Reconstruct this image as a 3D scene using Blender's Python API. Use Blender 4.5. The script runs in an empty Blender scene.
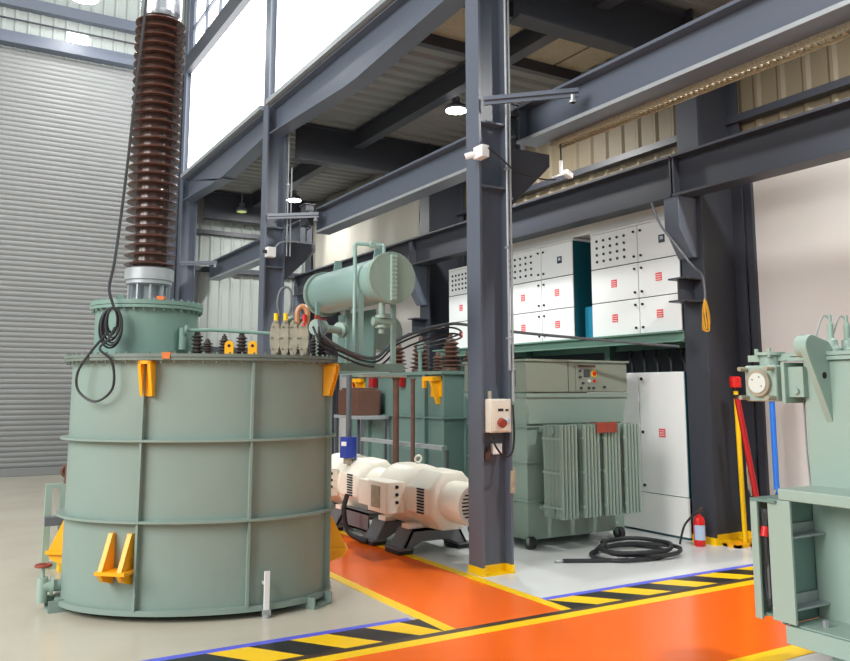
import bpy, bmesh, math, random
from mathutils import Vector, Matrix
random.seed(7)
S = bpy.context.scene
COL = S.collection
PI = math.pi

# ------------------------------------------------------------------ camera
F, D = 818.0, 110.0
YAW = math.atan2(490.0, math.hypot(F, D)); PITCH = math.atan2(D, F)
cd = bpy.data.cameras.new('camera'); cam = bpy.data.objects.new('camera', cd); COL.objects.link(cam)
cd.sensor_fit = 'HORIZONTAL'; cd.sensor_width = 36.0; cd.lens = 36.0 * F / 850.0
cd.shift_y = -(330.5 - 281.0) / 850.0
cd.clip_start = 0.05; cd.clip_end = 200
cam.location = (0, 0, 1.7)
cam.rotation_euler = (PI / 2 + PITCH, 0, -YAW)
S.camera = cam

# ------------------------------------------------------------------ light
w = bpy.data.worlds.new('world'); S.world = w; w.use_nodes = True
bg = w.node_tree.nodes['Background']; bg.inputs[0].default_value = (0.93, 0.97, 1.0, 1); bg.inputs[1].default_value = 0.34

def area(name, loc, target, size, power, color=(1, 1, 1), sy=None):
    ld = bpy.data.lights.new(name, 'AREA'); o = bpy.data.objects.new(name, ld); COL.objects.link(o)
    ld.energy = power; ld.color = color; ld.size = size
    if sy: ld.shape = 'RECTANGLE'; ld.size_y = sy
    o.location = loc
    o.rotation_euler = (Vector(target) - Vector(loc)).to_track_quat('-Z', 'Y').to_euler()
    return o
area('hall_daylight', (-9, 4, 8.0), (4, 8, 1.5), 9, 2100, (1.0, 0.985, 0.96), 7)
area('hall_daylight_rear', (0.5, -7, 6.5), (4.5, 9, 1.5), 8, 110, (1.0, 0.98, 0.95), 5)
area('hall_high_bay', (1.0, 12, 12.5), (1.0, 12.5, 0), 5, 230, (1.0, 0.98, 0.95), 5)

vs = S.view_settings
S.display_settings.display_device = 'sRGB'
vs.view_transform = 'Standard'; vs.look = 'None'; vs.gamma = 1.0; vs.use_curve_mapping = False
vs.exposure = 0.1

# ------------------------------------------------------------------ materials
def lin(c):
    return tuple(((x / 255) / 12.92 if x / 255 <= 0.04045 else ((x / 255 + 0.055) / 1.055) ** 2.4) for x in c)
MATS = {}
def mat(name, rgb, rough=0.5, metal=0.0, noise=0.0, scale=4.0, rgb2=None, emit=0.0, bump=0.0, bscale=60, coat=0.0, alpha=1.0):
    if name in MATS: return MATS[name]
    m = bpy.data.materials.new(name); m.use_nodes = True; MATS[name] = m
    nt = m.node_tree; b = nt.nodes['Principled BSDF']
    c = lin(rgb) + (1,)
    b.inputs['Base Color'].default_value = c; b.inputs['Roughness'].default_value = rough; b.inputs['Metallic'].default_value = metal
    b.inputs['Coat Weight'].default_value = coat
    b.inputs['Alpha'].default_value = alpha
    m.diffuse_color = c
    tc = nt.nodes.new('ShaderNodeTexCoord')
    if noise > 0:
        n = nt.nodes.new('ShaderNodeTexNoise'); n.inputs['Scale'].default_value = scale; n.inputs['Detail'].default_value = 6
        r = nt.nodes.new('ShaderNodeValToRGB'); mx = nt.nodes.new('ShaderNodeMix'); mx.data_type = 'RGBA'
        r.color_ramp.elements[0].position = 0.35; r.color_ramp.elements[1].position = 0.75
        nt.links.new(tc.outputs['Object'], n.inputs['Vector']); nt.links.new(n.outputs['Fac'], r.inputs['Fac'])
        c2 = lin(rgb2) + (1,) if rgb2 else tuple(x * 0.6 for x in c[:3]) + (1,)
        mx.inputs['A'].default_value = c; mx.inputs['B'].default_value = c2
        ml = nt.nodes.new('ShaderNodeMath'); ml.operation = 'MULTIPLY'; ml.inputs[1].default_value = noise
        nt.links.new(r.outputs['Color'], ml.inputs[0]); nt.links.new(ml.outputs[0], mx.inputs['Factor'])
        nt.links.new(mx.outputs['Result'], b.inputs['Base Color'])
    if bump > 0:
        n2 = nt.nodes.new('ShaderNodeTexNoise'); n2.inputs['Scale'].default_value = bscale
        bp = nt.nodes.new('ShaderNodeBump'); bp.inputs['Strength'].default_value = bump; bp.inputs['Distance'].default_value = 0.01
        nt.links.new(tc.outputs['Object'], n2.inputs['Vector']); nt.links.new(n2.outputs['Fac'], bp.inputs['Height'])
        nt.links.new(bp.outputs['Normal'], b.inputs['Normal'])
    if emit > 0:
        b.inputs['Emission Color'].default_value = c; b.inputs['Emission Strength'].default_value = emit
    return m

mat('tank_green', (133, 154, 146), 0.38, noise=0.5, scale=1.3, rgb2=(124, 136, 128), bump=0.08, bscale=25)
mat('flange_green', (112, 126, 119), 0.5, noise=0.6, scale=5, rgb2=(92, 100, 92))
mat('turret_green', (116, 146, 137), 0.4, noise=0.4, scale=2, rgb2=(106, 134, 125))
mat('light_green', (158, 180, 169), 0.4, noise=0.3, scale=2, rgb2=(148, 168, 158))
mat('drum_green', (142, 172, 166), 0.33, noise=0.3, scale=2, rgb2=(132, 160, 152))
mat('deep_green', (110, 138, 132), 0.45, noise=0.4, scale=2, rgb2=(104, 132, 125))
mat('stab_green', (143, 165, 154), 0.42, noise=0.3, scale=2, rgb2=(133, 155, 144))
mat('box_green', (140, 152, 139), 0.42, noise=0.2, scale=2, rgb2=(132, 144, 131))
mat('platform_green', (112, 148, 134), 0.5, noise=0.3)
mat('steel', (92, 100, 114), 0.38, noise=0.35, scale=1.2, rgb2=(83, 90, 103), bump=0.05)
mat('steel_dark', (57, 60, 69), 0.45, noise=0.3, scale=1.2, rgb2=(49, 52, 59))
mat('steel_grey', (106, 110, 116), 0.5, noise=0.4, scale=5)
mat('galv', (170, 176, 180), 0.4, 0.3, noise=0.4, scale=8, rgb2=(140, 146, 150))
mat('bright_metal', (205, 210, 215), 0.25, 0.9)
mat('shutter', (136, 139, 139), 0.5, 0.1, noise=0.3, scale=0.8, rgb2=(124, 127, 127))
mat('cladding', (160, 168, 165), 0.55, noise=0.25, scale=1.0, rgb2=(146, 154, 151))
mat('cladding_warm', (124, 112, 90), 0.55, noise=0.3, scale=1.0, rgb2=(110, 99, 79))
mat('deck', (132, 134, 132), 0.55, 0.1, noise=0.3, scale=1.0)
mat('white_wall', (206, 204, 202), 0.7, noise=0.4, scale=0.5, rgb2=(196, 186, 172))
mat('tarp', (150, 148, 138), 0.8, noise=0.2, scale=1.5)
mat('lit_panel', (255, 255, 255), 0.6, emit=4.0)
mat('lamp', (255, 255, 255), 0.5, emit=30)
mat('lamp_dim', (190, 205, 130), 0.5, emit=0.5)
mat('orange', (252, 108, 12), 0.22, noise=0.3, scale=1.2, rgb2=(240, 96, 8))
mat('yellow', (252, 206, 10), 0.35, noise=0.15, scale=5, rgb2=(236, 190, 10))
mat('lug_yellow', (250, 178, 14), 0.4, noise=0.25, scale=6, rgb2=(226, 150, 12))
mat('blue_tape', (92, 100, 220), 0.4)
mat('black_paint', (34, 34, 36), 0.35)
mat('groove', (62, 48, 40), 0.5)
mat('porcelain', (90, 62, 54), 0.24, noise=0.6, scale=9, rgb2=(60, 44, 41), coat=0.2)
mat('porcelain_dark', (70, 62, 60), 0.3)
mat('porcelain_brown', (96, 70, 60), 0.3)
mat('cream', (240, 237, 224), 0.38, noise=0.3, scale=3, rgb2=(230, 218, 198))
mat('slot', (26, 26, 28), 0.7)
mat('rubber', (38, 40, 44), 0.55)
mat('cable_grey', (92, 98, 104), 0.5)
mat('white', (240, 241, 240), 0.4)
mat('door_white', (238, 241, 242), 0.35, noise=0.08, scale=1)
mat('off_white', (222, 218, 205), 0.4)
mat('teal', (22, 84, 98), 0.4)
mat('lit_teal', (30, 128, 160), 0.4)  # brighter teal, light on the cabinet side put into the colour
mat('label_red', (222, 62, 66), 0.5)
mat('label_white', (240, 236, 236), 0.5)
mat('red', (214, 34, 30), 0.3)
mat('dark_red', (176, 22, 26), 0.4)
mat('rust_red', (150, 66, 48), 0.6, noise=0.5, scale=12)
mat('rust', (112, 78, 66), 0.7, noise=0.6, scale=10, rgb2=(80, 54, 46))
mat('brown', (92, 62, 50), 0.7, noise=0.4, scale=10)
mat('blue_pole', (40, 120, 226), 0.4)
mat('blue_cyl', (40, 62, 160), 0.4)
mat('blue_label', (180, 200, 226), 0.4)
mat('tan', (168, 158, 138), 0.5, noise=0.7, scale=14, rgb2=(126, 128, 112))
mat('copper_tan', (186, 136, 96), 0.4, noise=0.4, scale=10)
mat('rope', (206, 152, 40), 0.8)
mat('orange_tab', (206, 112, 50), 0.5)
mat('mesh_tan', (176, 166, 142), 0.7, noise=0.8, scale=90, rgb2=(90, 82, 66))
mat('glass_dark', (60, 70, 74), 0.1)
mat('glass_pale', (214, 220, 214), 0.15)

# floor: pale grey epoxy, warmer concrete on the hall side of the walkway
fm = bpy.data.materials.new('floor_epoxy'); fm.use_nodes = True; MATS['floor_epoxy'] = fm
nt = fm.node_tree; b = nt.nodes['Principled BSDF']; b.inputs['Roughness'].default_value = 0.24
tc = nt.nodes.new('ShaderNodeTexCoord'); sp = nt.nodes.new('ShaderNodeSeparateXYZ'); nt.links.new(tc.outputs['Object'], sp.inputs[0])
gt = nt.nodes.new('ShaderNodeMath'); gt.operation = 'GREATER_THAN'; gt.inputs[1].default_value = 3.8; nt.links.new(sp.outputs['X'], gt.inputs[0])
mx = nt.nodes.new('ShaderNodeMix'); mx.data_type = 'RGBA'; nt.links.new(gt.outputs[0], mx.inputs['Factor'])
mx.inputs['A'].default_value = lin((197, 191, 174)) + (1,); mx.inputs['B'].default_value = lin((220, 224, 224)) + (1,)
ns = nt.nodes.new('ShaderNodeTexNoise'); ns.inputs['Scale'].default_value = 0.9; ns.inputs['Detail'].default_value = 7; nt.links.new(tc.outputs['Object'], ns.inputs['Vector'])
rp = nt.nodes.new('ShaderNodeValToRGB'); rp.color_ramp.elements[0].color = (0.88, 0.88, 0.87, 1); rp.color_ramp.elements[1].color = (1, 1, 1, 1)
rp.color_ramp.elements[0].position = 0.3; rp.color_ramp.elements[1].position = 0.6; nt.links.new(ns.outputs['Fac'], rp.inputs['Fac'])
m2 = nt.nodes.new('ShaderNodeMix'); m2.data_type = 'RGBA'; m2.blend_type = 'MULTIPLY'; m2.inputs['Factor'].default_value = 1
nt.links.new(mx.outputs['Result'], m2.inputs['A']); nt.links.new(rp.outputs['Color'], m2.inputs['B']); nt.links.new(m2.outputs['Result'], b.inputs['Base Color'])

# ------------------------------------------------------------------ mesh helpers
def frame(d):
    d = Vector(d).normalized()
    u = d.cross(Vector((0, 0, 1))) if abs(d.z) < 0.95 else d.cross(Vector((1, 0, 0)))
    u.normalize(); return u, d.cross(u).normalized(), d

class MB:
    def __init__(self): self.v = []; self.f = []; self.mi = []; self.mats = []; self.cur = 0
    def use(self, m):
        if m not in self.mats: self.mats.append(m)
        self.cur = self.mats.index(m); return self
    def add(self, vs_, fs):
        n = len(self.v); self.v += [Vector(p) for p in vs_]
        for f in fs: self.f.append([n + i for i in f]); self.mi.append(self.cur)
        return self
    def box(self, x0, x1, y0, y1, z0, z1, M=None):
        p = [(x, y, z) for z in (z0, z1) for y in (y0, y1) for x in (x0, x1)]
        if M is not None: p = [M @ Vector(q) for q in p]
        return self.add(p, [(0, 2, 3, 1), (4, 5, 7, 6), (0, 1, 5, 4), (2, 6, 7, 3), (0, 4, 6, 2), (1, 3, 7, 5)])
    def obox(self, c, s, rz=0, rx=0, ry=0):
        M = Matrix.Translation(c) @ Matrix.Rotation(rz, 4, 'Z') @ Matrix.Rotation(ry, 4, 'Y') @ Matrix.Rotation(rx, 4, 'X')
        a, b_, d = s[0] / 2, s[1] / 2, s[2] / 2
        return self.box(-a, a, -b_, b_, -d, d, M)
    def revolve(self, prof, p0, d, n=24, cap=True):
        # prof: list of (radius, distance along d)
        u, v, d = frame(d); p0 = Vector(p0); vs_ = []; fs = []
        for r, h in prof:
            for i in range(n):
                a = 2 * PI * i / n; vs_.append(p0 + d * h + (u * math.cos(a) + v * math.sin(a)) * r)
        m = len(prof)
        for k in range(m - 1):
            for i in range(n):
                j = (i + 1) % n; fs.append((k * n + i, k * n + j, (k + 1) * n + j, (k + 1) * n + i))
        if cap: fs.append(tuple(range(n - 1, -1, -1))); fs.append(tuple(range((m - 1) * n, m * n)))
        return self.add(vs_, fs)
    def cyl(self, p0, p1, r, r1=None, n=20):
        p0, p1 = Vector(p0), Vector(p1); L = (p1 - p0).length
        return self.revolve([(r, 0), (r if r1 is None else r1, L)], p0, p1 - p0, n)
    def tube(self, pts, r, n=8, closed=False):
        pts = [Vector(p) for p in pts]; vs_ = []; fs = []; k = len(pts); pu = None
        for i, p in enumerate(pts):
            d = (pts[min(i + 1, k - 1)] - pts[max(i - 1, 0)]).normalized()
            if pu is None: u, v, _ = frame(d)
            else:
                u = pu - d * pu.dot(d); u.normalize(); v = d.cross(u)
            pu = u
            for j in range(n):
                a = 2 * PI * j / n; vs_.append(p + (u * math.cos(a) + v * math.sin(a)) * r)
        for i in range(k - 1):
            for j in range(n):
                q = (j + 1) % n; fs.append((i * n + j, i * n + q, (i + 1) * n + q, (i + 1) * n + j))
        fs.append(tuple(range(n - 1, -1, -1))); fs.append(tuple(range((k - 1) * n, k * n)))
        return self.add(vs_, fs)
    def prism(self, poly, axis, a, b_):
        # poly in the two other axes (ordered x,y,z without axis), extruded from a to b
        def P(p, t):
            return {'x': (t, p[0], p[1]), 'y': (p[0], t, p[1]), 'z': (p[0], p[1], t)}[axis]
        n = len(poly); vs_ = [P(p, a) for p in poly] + [P(p, b_) for p in poly]
        fs = [tuple(range(n - 1, -1, -1)), tuple(range(n, 2 * n))] + [(i, (i + 1) % n, n + (i + 1) % n, n + i) for i in range(n)]
        return self.add(vs_, fs)
    def torus(self, c, d, R, r, n=24, m=8):
        u, v, d = frame(d); c = Vector(c); vs_ = []; fs = []
        for i in range(n):
            a = 2 * PI * i / n; e = u * math.cos(a) + v * math.sin(a)
            for j in range(m):
                t = 2 * PI * j / m; vs_.append(c + e * (R + r * math.cos(t)) + d * (r * math.sin(t)))
        for i in range(n):
            for j in range(m):
                fs.append((i * m + j, ((i + 1) % n) * m + j, ((i + 1) % n) * m + (j + 1) % m, i * m + (j + 1) % m))
        return self.add(vs_, fs)
    def build(self, name, m=None, parent=None, world=False, bevel=0.0, flat=False, label=None):
        V = self.v
        root = parent
        while root is not None and root.parent is not None: root = root.parent
        if root is not None and (world or root.get('_world')):
            Mi = (Matrix.Translation(root.location) @ Matrix.Rotation(root.rotation_euler.z, 4, 'Z')).inverted()
            V = [Mi @ p for p in V]
        me = bpy.data.meshes.new(name); me.from_pydata([tuple(p) for p in V], [], self.f)
        ms = self.mats or [m]
        for q in ms: me.materials.append(MATS[q])
        if len(ms) > 1: me.polygons.foreach_set('material_index', self.mi)
        bm = bmesh.new(); bm.from_mesh(me); bmesh.ops.recalc_face_normals(bm, faces=bm.faces); bm.to_mesh(me); bm.free()
        if not flat:
            me.polygons.foreach_set('use_smooth', [True] * len(me.polygons)); me.set_sharp_from_angle(angle=math.radians(35))
        o = bpy.data.objects.new(name, me); COL.objects.link(o)
        if parent is not None: o.parent = parent
        if bevel:
            bv = o.modifiers.new('bevel', 'BEVEL'); bv.width = bevel; bv.segments = 2; bv.limit_method = 'ANGLE'; bv.angle_limit = math.radians(40)
        if label: o['label'] = label
        return o

def tag(o, label, cat, group=None, kind=None):
    o['label'] = label; o['category'] = cat
    if group: o['group'] = group
    if kind: o['kind'] = kind
    return o
def thing(name, label, cat, loc=(0, 0, 0), rz=0, group=None, world=False):
    o = bpy.data.objects.new(name, None); COL.objects.link(o); o.empty_display_size = 0.1
    o.location = loc; o.rotation_euler = (0, 0, rz)
    if world: o['_world'] = 1
    return tag(o, label, cat, group)
def structure(o): o['kind'] = 'structure'; return o
def copy_tree(o, parent=None):
    c = o.copy(); COL.objects.link(c)
    if parent is not None: c.parent = parent
    for ch in [x for x in o.children]: copy_tree(ch, c)
    return c
def arc(c, r, a0, a1, n, plane='xz'):
    out = []
    for i in range(n + 1):
        a = math.radians(a0 + (a1 - a0) * i / n); s, t = r * math.cos(a), r * math.sin(a)
        out.append((c[0] + s, c[1], c[2] + t) if plane == 'xz' else (c[0], c[1] + s, c[2] + t) if plane == 'yz' else (c[0] + s, c[1] + t, c[2]))
    return out
def smooth(pts, k=6):
    P_ = [Vector(p) for p in pts]; out = []
    Q = [P_[0] * 2 - P_[1]] + P_ + [P_[-1] * 2 - P_[-2]]
    for i in range(1, len(Q) - 2):
        for j in range(k):
            t = j / k; a, b_, c, d = Q[i - 1], Q[i], Q[i + 1], Q[i + 2]
            out.append(0.5 * ((2 * b_) + (c - a) * t + (2 * a - 5 * b_ + 4 * c - d) * t * t + (3 * b_ - a - 3 * c + d) * t ** 3))
    out.append(P_[-1]); return out

# ================================================================== SETTING
YF = 18.7      # far wall
XW = 8.4       # side wall
structure(MB().box(-14, 9.0, -9, YF + 0.2, -0.2, 0).build('floor', 'floor_epoxy'))

# floor markings (thin paint layers)
def paint(name, m, x0, x1, y0, y1, z):
    return structure(MB().box(x0, x1, y0, y1, 0.0005, z).build(name, m, flat=True))
paint('floor_marking_orange_crossway', 'orange', -6, XW, 3.72, 5.0, 0.002)
paint('floor_marking_orange_walkway', 'orange', 3.34, 4.32, 5.18, 15.0, 0.002)
paint('floor_marking_yellow_line', 'yellow', -6, XW, 5.0, 5.135, 0.003)
paint('floor_marking_yellow_line', 'yellow', -6, XW, 3.545, 3.72, 0.003)
paint('floor_marking_yellow_line', 'yellow', 3.24, 3.34, 5.18, 15.0, 0.003)
paint('floor_marking_yellow_line', 'yellow', 4.32, 4.42, 5.18, 15.0, 0.003)
paint('floor_marking_blue_line', 'blue_tape', -6, 3.18, 5.55, 5.625, 0.003)
paint('floor_marking_blue_line', 'blue_tape', 4.42, XW, 5.50, 5.575, 0.003)
structure(MB().box(-6, XW, 5.115, 5.185, 0.0005, 0.0042).build('trim_floor_groove', 'groove', flat=True))
def hazard(x0, x1, ph, yt):
    mb = MB().use('yellow').box(x0, x1, 5.18, yt, 0.0005, 0.003)
    mb.use('black_paint'); x = ph
    while x < x1 + 0.6:
        q = [(x, yt), (x + 0.29, yt), (x + 0.55, 5.18), (x + 0.26, 5.18)]
        q = [(min(max(a, x0), x1), b_) for a, b_ in q]
        if max(a for a, _ in q) - min(a for a, _ in q) > 0.05: mb.prism(q, 'z', 0.003, 0.0038)
        x += 0.575
    structure(mb.build('floor_marking_hazard_band', None, flat=True))
hazard(-6, 3.24, -6.17 + 0.04, 5.55)
hazard(4.42, XW, 4.715 - 0.575, 5.50)

# far wall with ribbed cladding, girders and the roller shutter door
def ribbed(a0, a1, z0, z1, pitch=0.25, depth=0.03):
    pts = []; x = a0
    while x < a1:
        for dx, d in ((0, 0), (0.16, 0), (0.19, -depth), (0.22, -depth)):
            if x + dx * pitch / 0.25 < a1: pts.append((x + dx * pitch / 0.25, d))
        x += pitch
    pts.append((a1, 0)); return pts
p = ribbed(-14, 9.0, 0, 1)
structure(MB().prism([(a, YF + d) for a, d in p] + [(9.0, YF + 0.15), (-14, YF + 0.15)], 'z', 8.9, 14).build('wall_far_upper', 'cladding', flat=True))
p = ribbed(4.35, 9.0, 0, 1)
structure(MB().prism([(a, YF + d) for a, d in p] + [(9.0, YF + 0.15), (4.35, YF + 0.15)], 'z', 0, 8.9).build('wall_far', 'cladding', flat=True))
structure(MB().box(-14, -3.2, YF, YF + 0.15, 0, 8.9).build('wall_far_beyond_door', 'cladding'))
sl = MB(); pts = []; z = 0.16; n = 0
while z < 8.85:
    for k in range(6): pts.append((YF - 0.05 - 0.024 * math.sin(PI * k / 6) ** 0.8, z + 0.105 * k / 6))
    z += 0.105
pts.append((YF - 0.05, z))
sl.prism(pts + [(YF + 0.02, z), (YF + 0.02, 0.16)], 'x', -3.2, 4.35)
dr = structure(sl.build('door_1', 'shutter', flat=False))
structure(MB().box(-3.2, 4.35, YF - 0.09, YF + 0.02, 0.0, 0.16).build('door_1_bottom_bar', 'shutter', dr, bevel=0.01))
structure(MB().box(4.2, 4.45, YF - 0.2, YF - 0.01, 0, 8.9).build('trim_1', 'steel'))
structure(MB().box(-14, 9, YF - 0.14, YF - 0.02, 9.06, 9.24).box(-14, 9, YF - 0.30, YF - 0.02, 8.93, 9.06).build('trim_header_beam', 'steel'))
structure(MB().box(-14, 9, YF - 0.22, YF - 0.02, 9.77, 10.0).build('trim_girt_upper', 'steel'))
structure(MB().cyl((-14, YF - 0.1, 9.52), (9, YF - 0.1, 9.52), 0.02).build('trim_tie_rod', 'steel_dark'))
structure(MB().box(4.6, 9, YF - 0.14, YF - 0.03, 4.42, 4.54).box(4.6, 9, YF - 0.14, YF - 0.03, 5.3, 5.4).box(4.6, 9, YF - 0.14, YF - 0.03, 2.6, 2.7).build('trim_far_girts', 'steel_dark'))
structure(MB().box(1.95, 2.38, YF - 0.06, YF - 0.035, 9.26, 9.50).build('window_2', 'lit_panel'))

# side wall behind the cabinets: warm cladding above, flush white sheeting below
p = ribbed(-2, YF, 0, 1, 0.33)
structure(MB().prism([(XW + d, a) for a, d in p] + [(XW + 0.15, YF), (XW + 0.15, -2)], 'z', 4.26, 6.3).build('wall_side_upper', 'cladding_warm', flat=True))
structure(MB().box(XW, XW + 0.15, -2, YF, 0, 4.26).build('wall_side', 'white_wall'))
structure(MB().box(XW - 0.16, XW - 0.035, -2, YF, 4.98, 5.07).build('trim_side_girt', 'steel_dark'))
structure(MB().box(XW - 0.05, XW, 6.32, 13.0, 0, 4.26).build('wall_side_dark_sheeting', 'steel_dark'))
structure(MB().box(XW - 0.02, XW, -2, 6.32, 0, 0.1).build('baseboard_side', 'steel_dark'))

# mezzanine deck: trapezoidal sheet underside, ribs across the aisle
pts = []; y = -2.0
while y < YF:
    for dy, d in ((0, 0), (0.13, 0), (0.17, -0.05), (0.26, -0.05), (0.30, 0)): pts.append((y + dy, 6.30 + d))
    y += 0.30
structure(MB().prism(pts + [(pts[-1][0], 6.46), (-2, 6.46)], 'x', 4.66, XW + 0.1).build('ceiling', 'deck', flat=True))
for y0, y1 in ((-2, 6.45), (6.70, 12.61), (12.89, 18.16)): structure(MB().box(4.40, 4.66, y0, y1, 6.42, 6.50).build('trim_slab_edge', 'galv'))

# columns
def hsection(mb, x0, x1, y0, y1, z0, z1, tf=0.025, tw=0.02):
    mb.box(x0, x0 + tf, y0, y1, z0, z1).box(x1 - tf, x1, y0, y1, z0, z1)
    c = (y0 + y1) / 2; mb.box(x0 + tf, x1 - tf, c - tw / 2, c + tw / 2, z0, z1); return mb
COLS = [0.35, 6.58, 12.75, 18.3]
for i, yc in enumerate(COLS):
    mb = hsection(MB(), 4.46, 4.815, yc - 0.115, yc + 0.115, 0.0, 11.5)
    if i in (1, 2):
        mb.box(4.485, 4.79, yc - 0.11, yc + 0.11, 3.70, 3.72).box(4.485, 4.79, yc - 0.11, yc + 0.11, 4.36, 4.38)
    c = structure(mb.build('steel_column', 'steel'))
    # yellow painted foot
    fb = MB().use('yellow')
    fb.box(4.45, 4.825, yc - 0.13, yc + 0.13, 0, 0.012).box(4.452, 4.490, yc - 0.12, yc + 0.12, 0.012, 0.075).box(4.785, 4.823, yc - 0.12, yc + 0.12, 0.012, 0.075).box(4.49, 4.785, yc - 0.02, yc + 0.02, 0.012, 0.075)
    structure(fb.build('column_foot', None, c))
    # corbel carrying the crane beam
    if i < 3:
        cb = MB().prism([(4.815, 4.15), (5.36, 4.15), (5.36, 4.02), (4.815, 3.5)], 'y', yc - 0.10, yc + 0.10)
        structure(cb.build('column_corbel', 'steel_dark', c))
for i, yc in enumerate([0.35, 6.57, 12.75, 18.3]):
    mb = hsection(MB(), 7.56, 8.32, yc - 0.16, yc + 0.16, 0.0, 6.3)
    c = structure(mb.build('steel_column', 'steel_dark'))
    fb = MB().box(7.55, 8.33, yc - 0.175, yc + 0.175, 0, 0.012).box(7.55, 7.59, yc - 0.165, yc + 0.165, 0.012, 0.08).box(8.29, 8.33, yc - 0.165, yc + 0.165, 0.012, 0.08).box(7.59, 8.29, yc - 0.02, yc + 0.02, 0.012, 0.08)
    structure(fb.build('column_foot', 'yellow', c))
    cb = MB().prism([(7.56, 3.95), (7.25, 3.95), (7.25, 3.58), (7.46, 3.24), (7.56, 3.24)], 'y', yc - 0.10, yc + 0.12)
    structure(cb.build('column_corbel', 'steel', c, bevel=0.005))
    st = MB().box(7.28, 7.56, yc - 0.13, yc + 0.13, 2.98, 3.0).box(7.28, 7.56, yc - 0.13, yc + 0.13, 2.72, 2.74).box(7.30, 7.56, yc - 0.01, yc + 0.01, 2.74, 2.98)
    structure(st.build('column_bracket', 'steel_dark', c))

# edge beams at the mezzanine front, haunched, one per bay
for y0, y1 in ((0.5, 6.43), (6.70, 12.61), (12.89, 18.16)):
    poly = [(y0, 5.97), (y0 + 2.6, 5.80), (y1 - 2.9, 5.80), (y1, 5.95), (y1, 6.40), (y0, 6.40)]
    mb = MB().prism(poly, 'x', 4.60, 4.62)
    for (a, za), (b_, zb) in zip(poly[:3], poly[1:4]):
        mb.prism([(a, za - 0.02), (b_, zb - 0.02), (b_, zb), (a, za)], 'x', 4.48, 4.74)
    mb.box(4.48, 4.74, y0, y1, 6.38, 6.40)
    structure(mb.build('edge_beam', 'steel'))
# cross beams and secondary beams under the deck
for yc in COLS[1:]:
    mb = MB().box(5.0, 7.55, yc - 0.01, yc + 0.01, 5.62, 6.24).box(5.0, 7.55, yc - 0.12, yc + 0.12, 5.60, 5.62).box(5.0, 7.55, yc - 0.12, yc + 0.12, 6.22, 6.24)
    structure(mb.build('cross_beam', 'steel_dark'))
for y0, y1 in ((0.5, 6.43), (6.70, 12.61), (12.89, 18.16)):
    mb = MB().box(6.10, 6.12, y0, y1, 5.95, 6.24).box(6.02, 6.20, y0, y1, 5.93, 5.95).box(6.02, 6.20, y0, y1, 6.22, 6.24)
    structure(mb.build('secondary_beam', 'steel_dark'))
# grating strip under the deck, its tan lightened for the light on it
gs = MB()
for x0, x1 in ((4.75, 5.62), (5.66, 6.0), (6.22, 7.05), (7.09, 7.55)): gs.box(x0, x1, 7.35, 8.4, 6.17, 6.19)
structure(gs.build('ceiling_grating', 'mesh_tan'))
structure(MB().box(4.75, 7.55, 7.25, 7.35, 6.02, 6.22).box(4.75, 7.55, 8.4, 8.5, 6.02, 6.22).build('ceiling_grating_frame', 'steel_dark'))

# crane beams along the column row, one per bay
for y0, y1, dz in ((0.4, 6.82, 0.0), (7.0, 12.3, -0.06), (13.0, 18.45, -0.12)):
    mb = MB().box(5.20, 5.46, y0, y1, 4.33 + dz, 4.36 + dz).box(5.32, 5.34, y0, y1, 4.36 + dz, 4.72 + dz).box(5.20, 5.46, y0, y1, 4.72 + dz, 4.75 + dz)
    mb.box(5.22, 5.44, y0, y0 + 0.02, 4.36 + dz, 4.72 + dz).box(5.22, 5.44, y1 - 0.02, y1, 4.36 + dz, 4.72 + dz)
    c = structure(mb.build('crane_beam', 'steel'))
    structure(MB().box(5.30, 5.36, y0, y1, 4.75 + dz, 4.80 + dz).build('crane_rail', 'galv', c))
    structure(MB().box(5.192, 5.199, y0, y1, 4.325 + dz, 4.362 + dz).build('crane_beam_lit_edge', 'galv', c))  # thin pale strip paints the light along the lower flange edge
# lower girder on the rear columns, one per bay
for y0, y1 in ((-1.9, 6.55), (6.58, 12.74), (12.77, 18.4)):
    mb = MB().box(7.36, 7.38, y0, y1, 3.98, 4.42).box(7.24, 7.50, y0, y1, 3.95, 3.98).box(7.24, 7.50, y0, y1, 4.42, 4.45)
    mb.box(7.26, 7.36, y0, y0 + 0.02, 3.98, 4.42).box(7.26, 7.36, y1 - 0.02, y1, 3.98, 4.42)
    structure(mb.build('girder', 'steel_dark'))
# slotted tray under the near crane beam
tr = MB()
y = 0.5
while y < 6.6:
    tr.box(5.48, 5.60, y, y + 0.03, 4.30, 4.33); y += 0.06
tr.box(5.47, 5.485, 0.5, 6.6, 4.28, 4.35).box(5.595, 5.61, 0.5, 6.6, 4.28, 4.35)
structure(tr.build('trim_slotted_tray', 'mesh_tan'))

# daylit translucent wall sheets above the mezzanine edge
for k, (y0, y1) in enumerate(((-2, 6.42), (6.71, 12.6), (12.9, 18.16))):
    structure(MB().box(4.56, 4.62, y0, y1, 6.50, 8.90).build('window_1' if k == 0 else 'window_%d' % (k + 2), 'lit_panel'))
    structure(MB().box(4.42, 4.66, y0, y1, 8.90, 9.28).build('trim_panel_beam', 'steel_dark'))
    structure(MB().box(4.60, 4.62, y0, y1, 9.28, 11.5).build('window_%d' % (k + 5), 'lit_panel'))
    g = MB(); y = y0 + 0.05
    while y < y1: g.box(4.54, 4.60, y, y + 0.05, 9.28, 11.5); y += 1.02
    for zz in (9.95, 10.65): g.box(4.54, 4.60, y0, y1, zz, zz + 0.05)
    structure(g.build('trim_window_bars', 'steel'))

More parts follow.
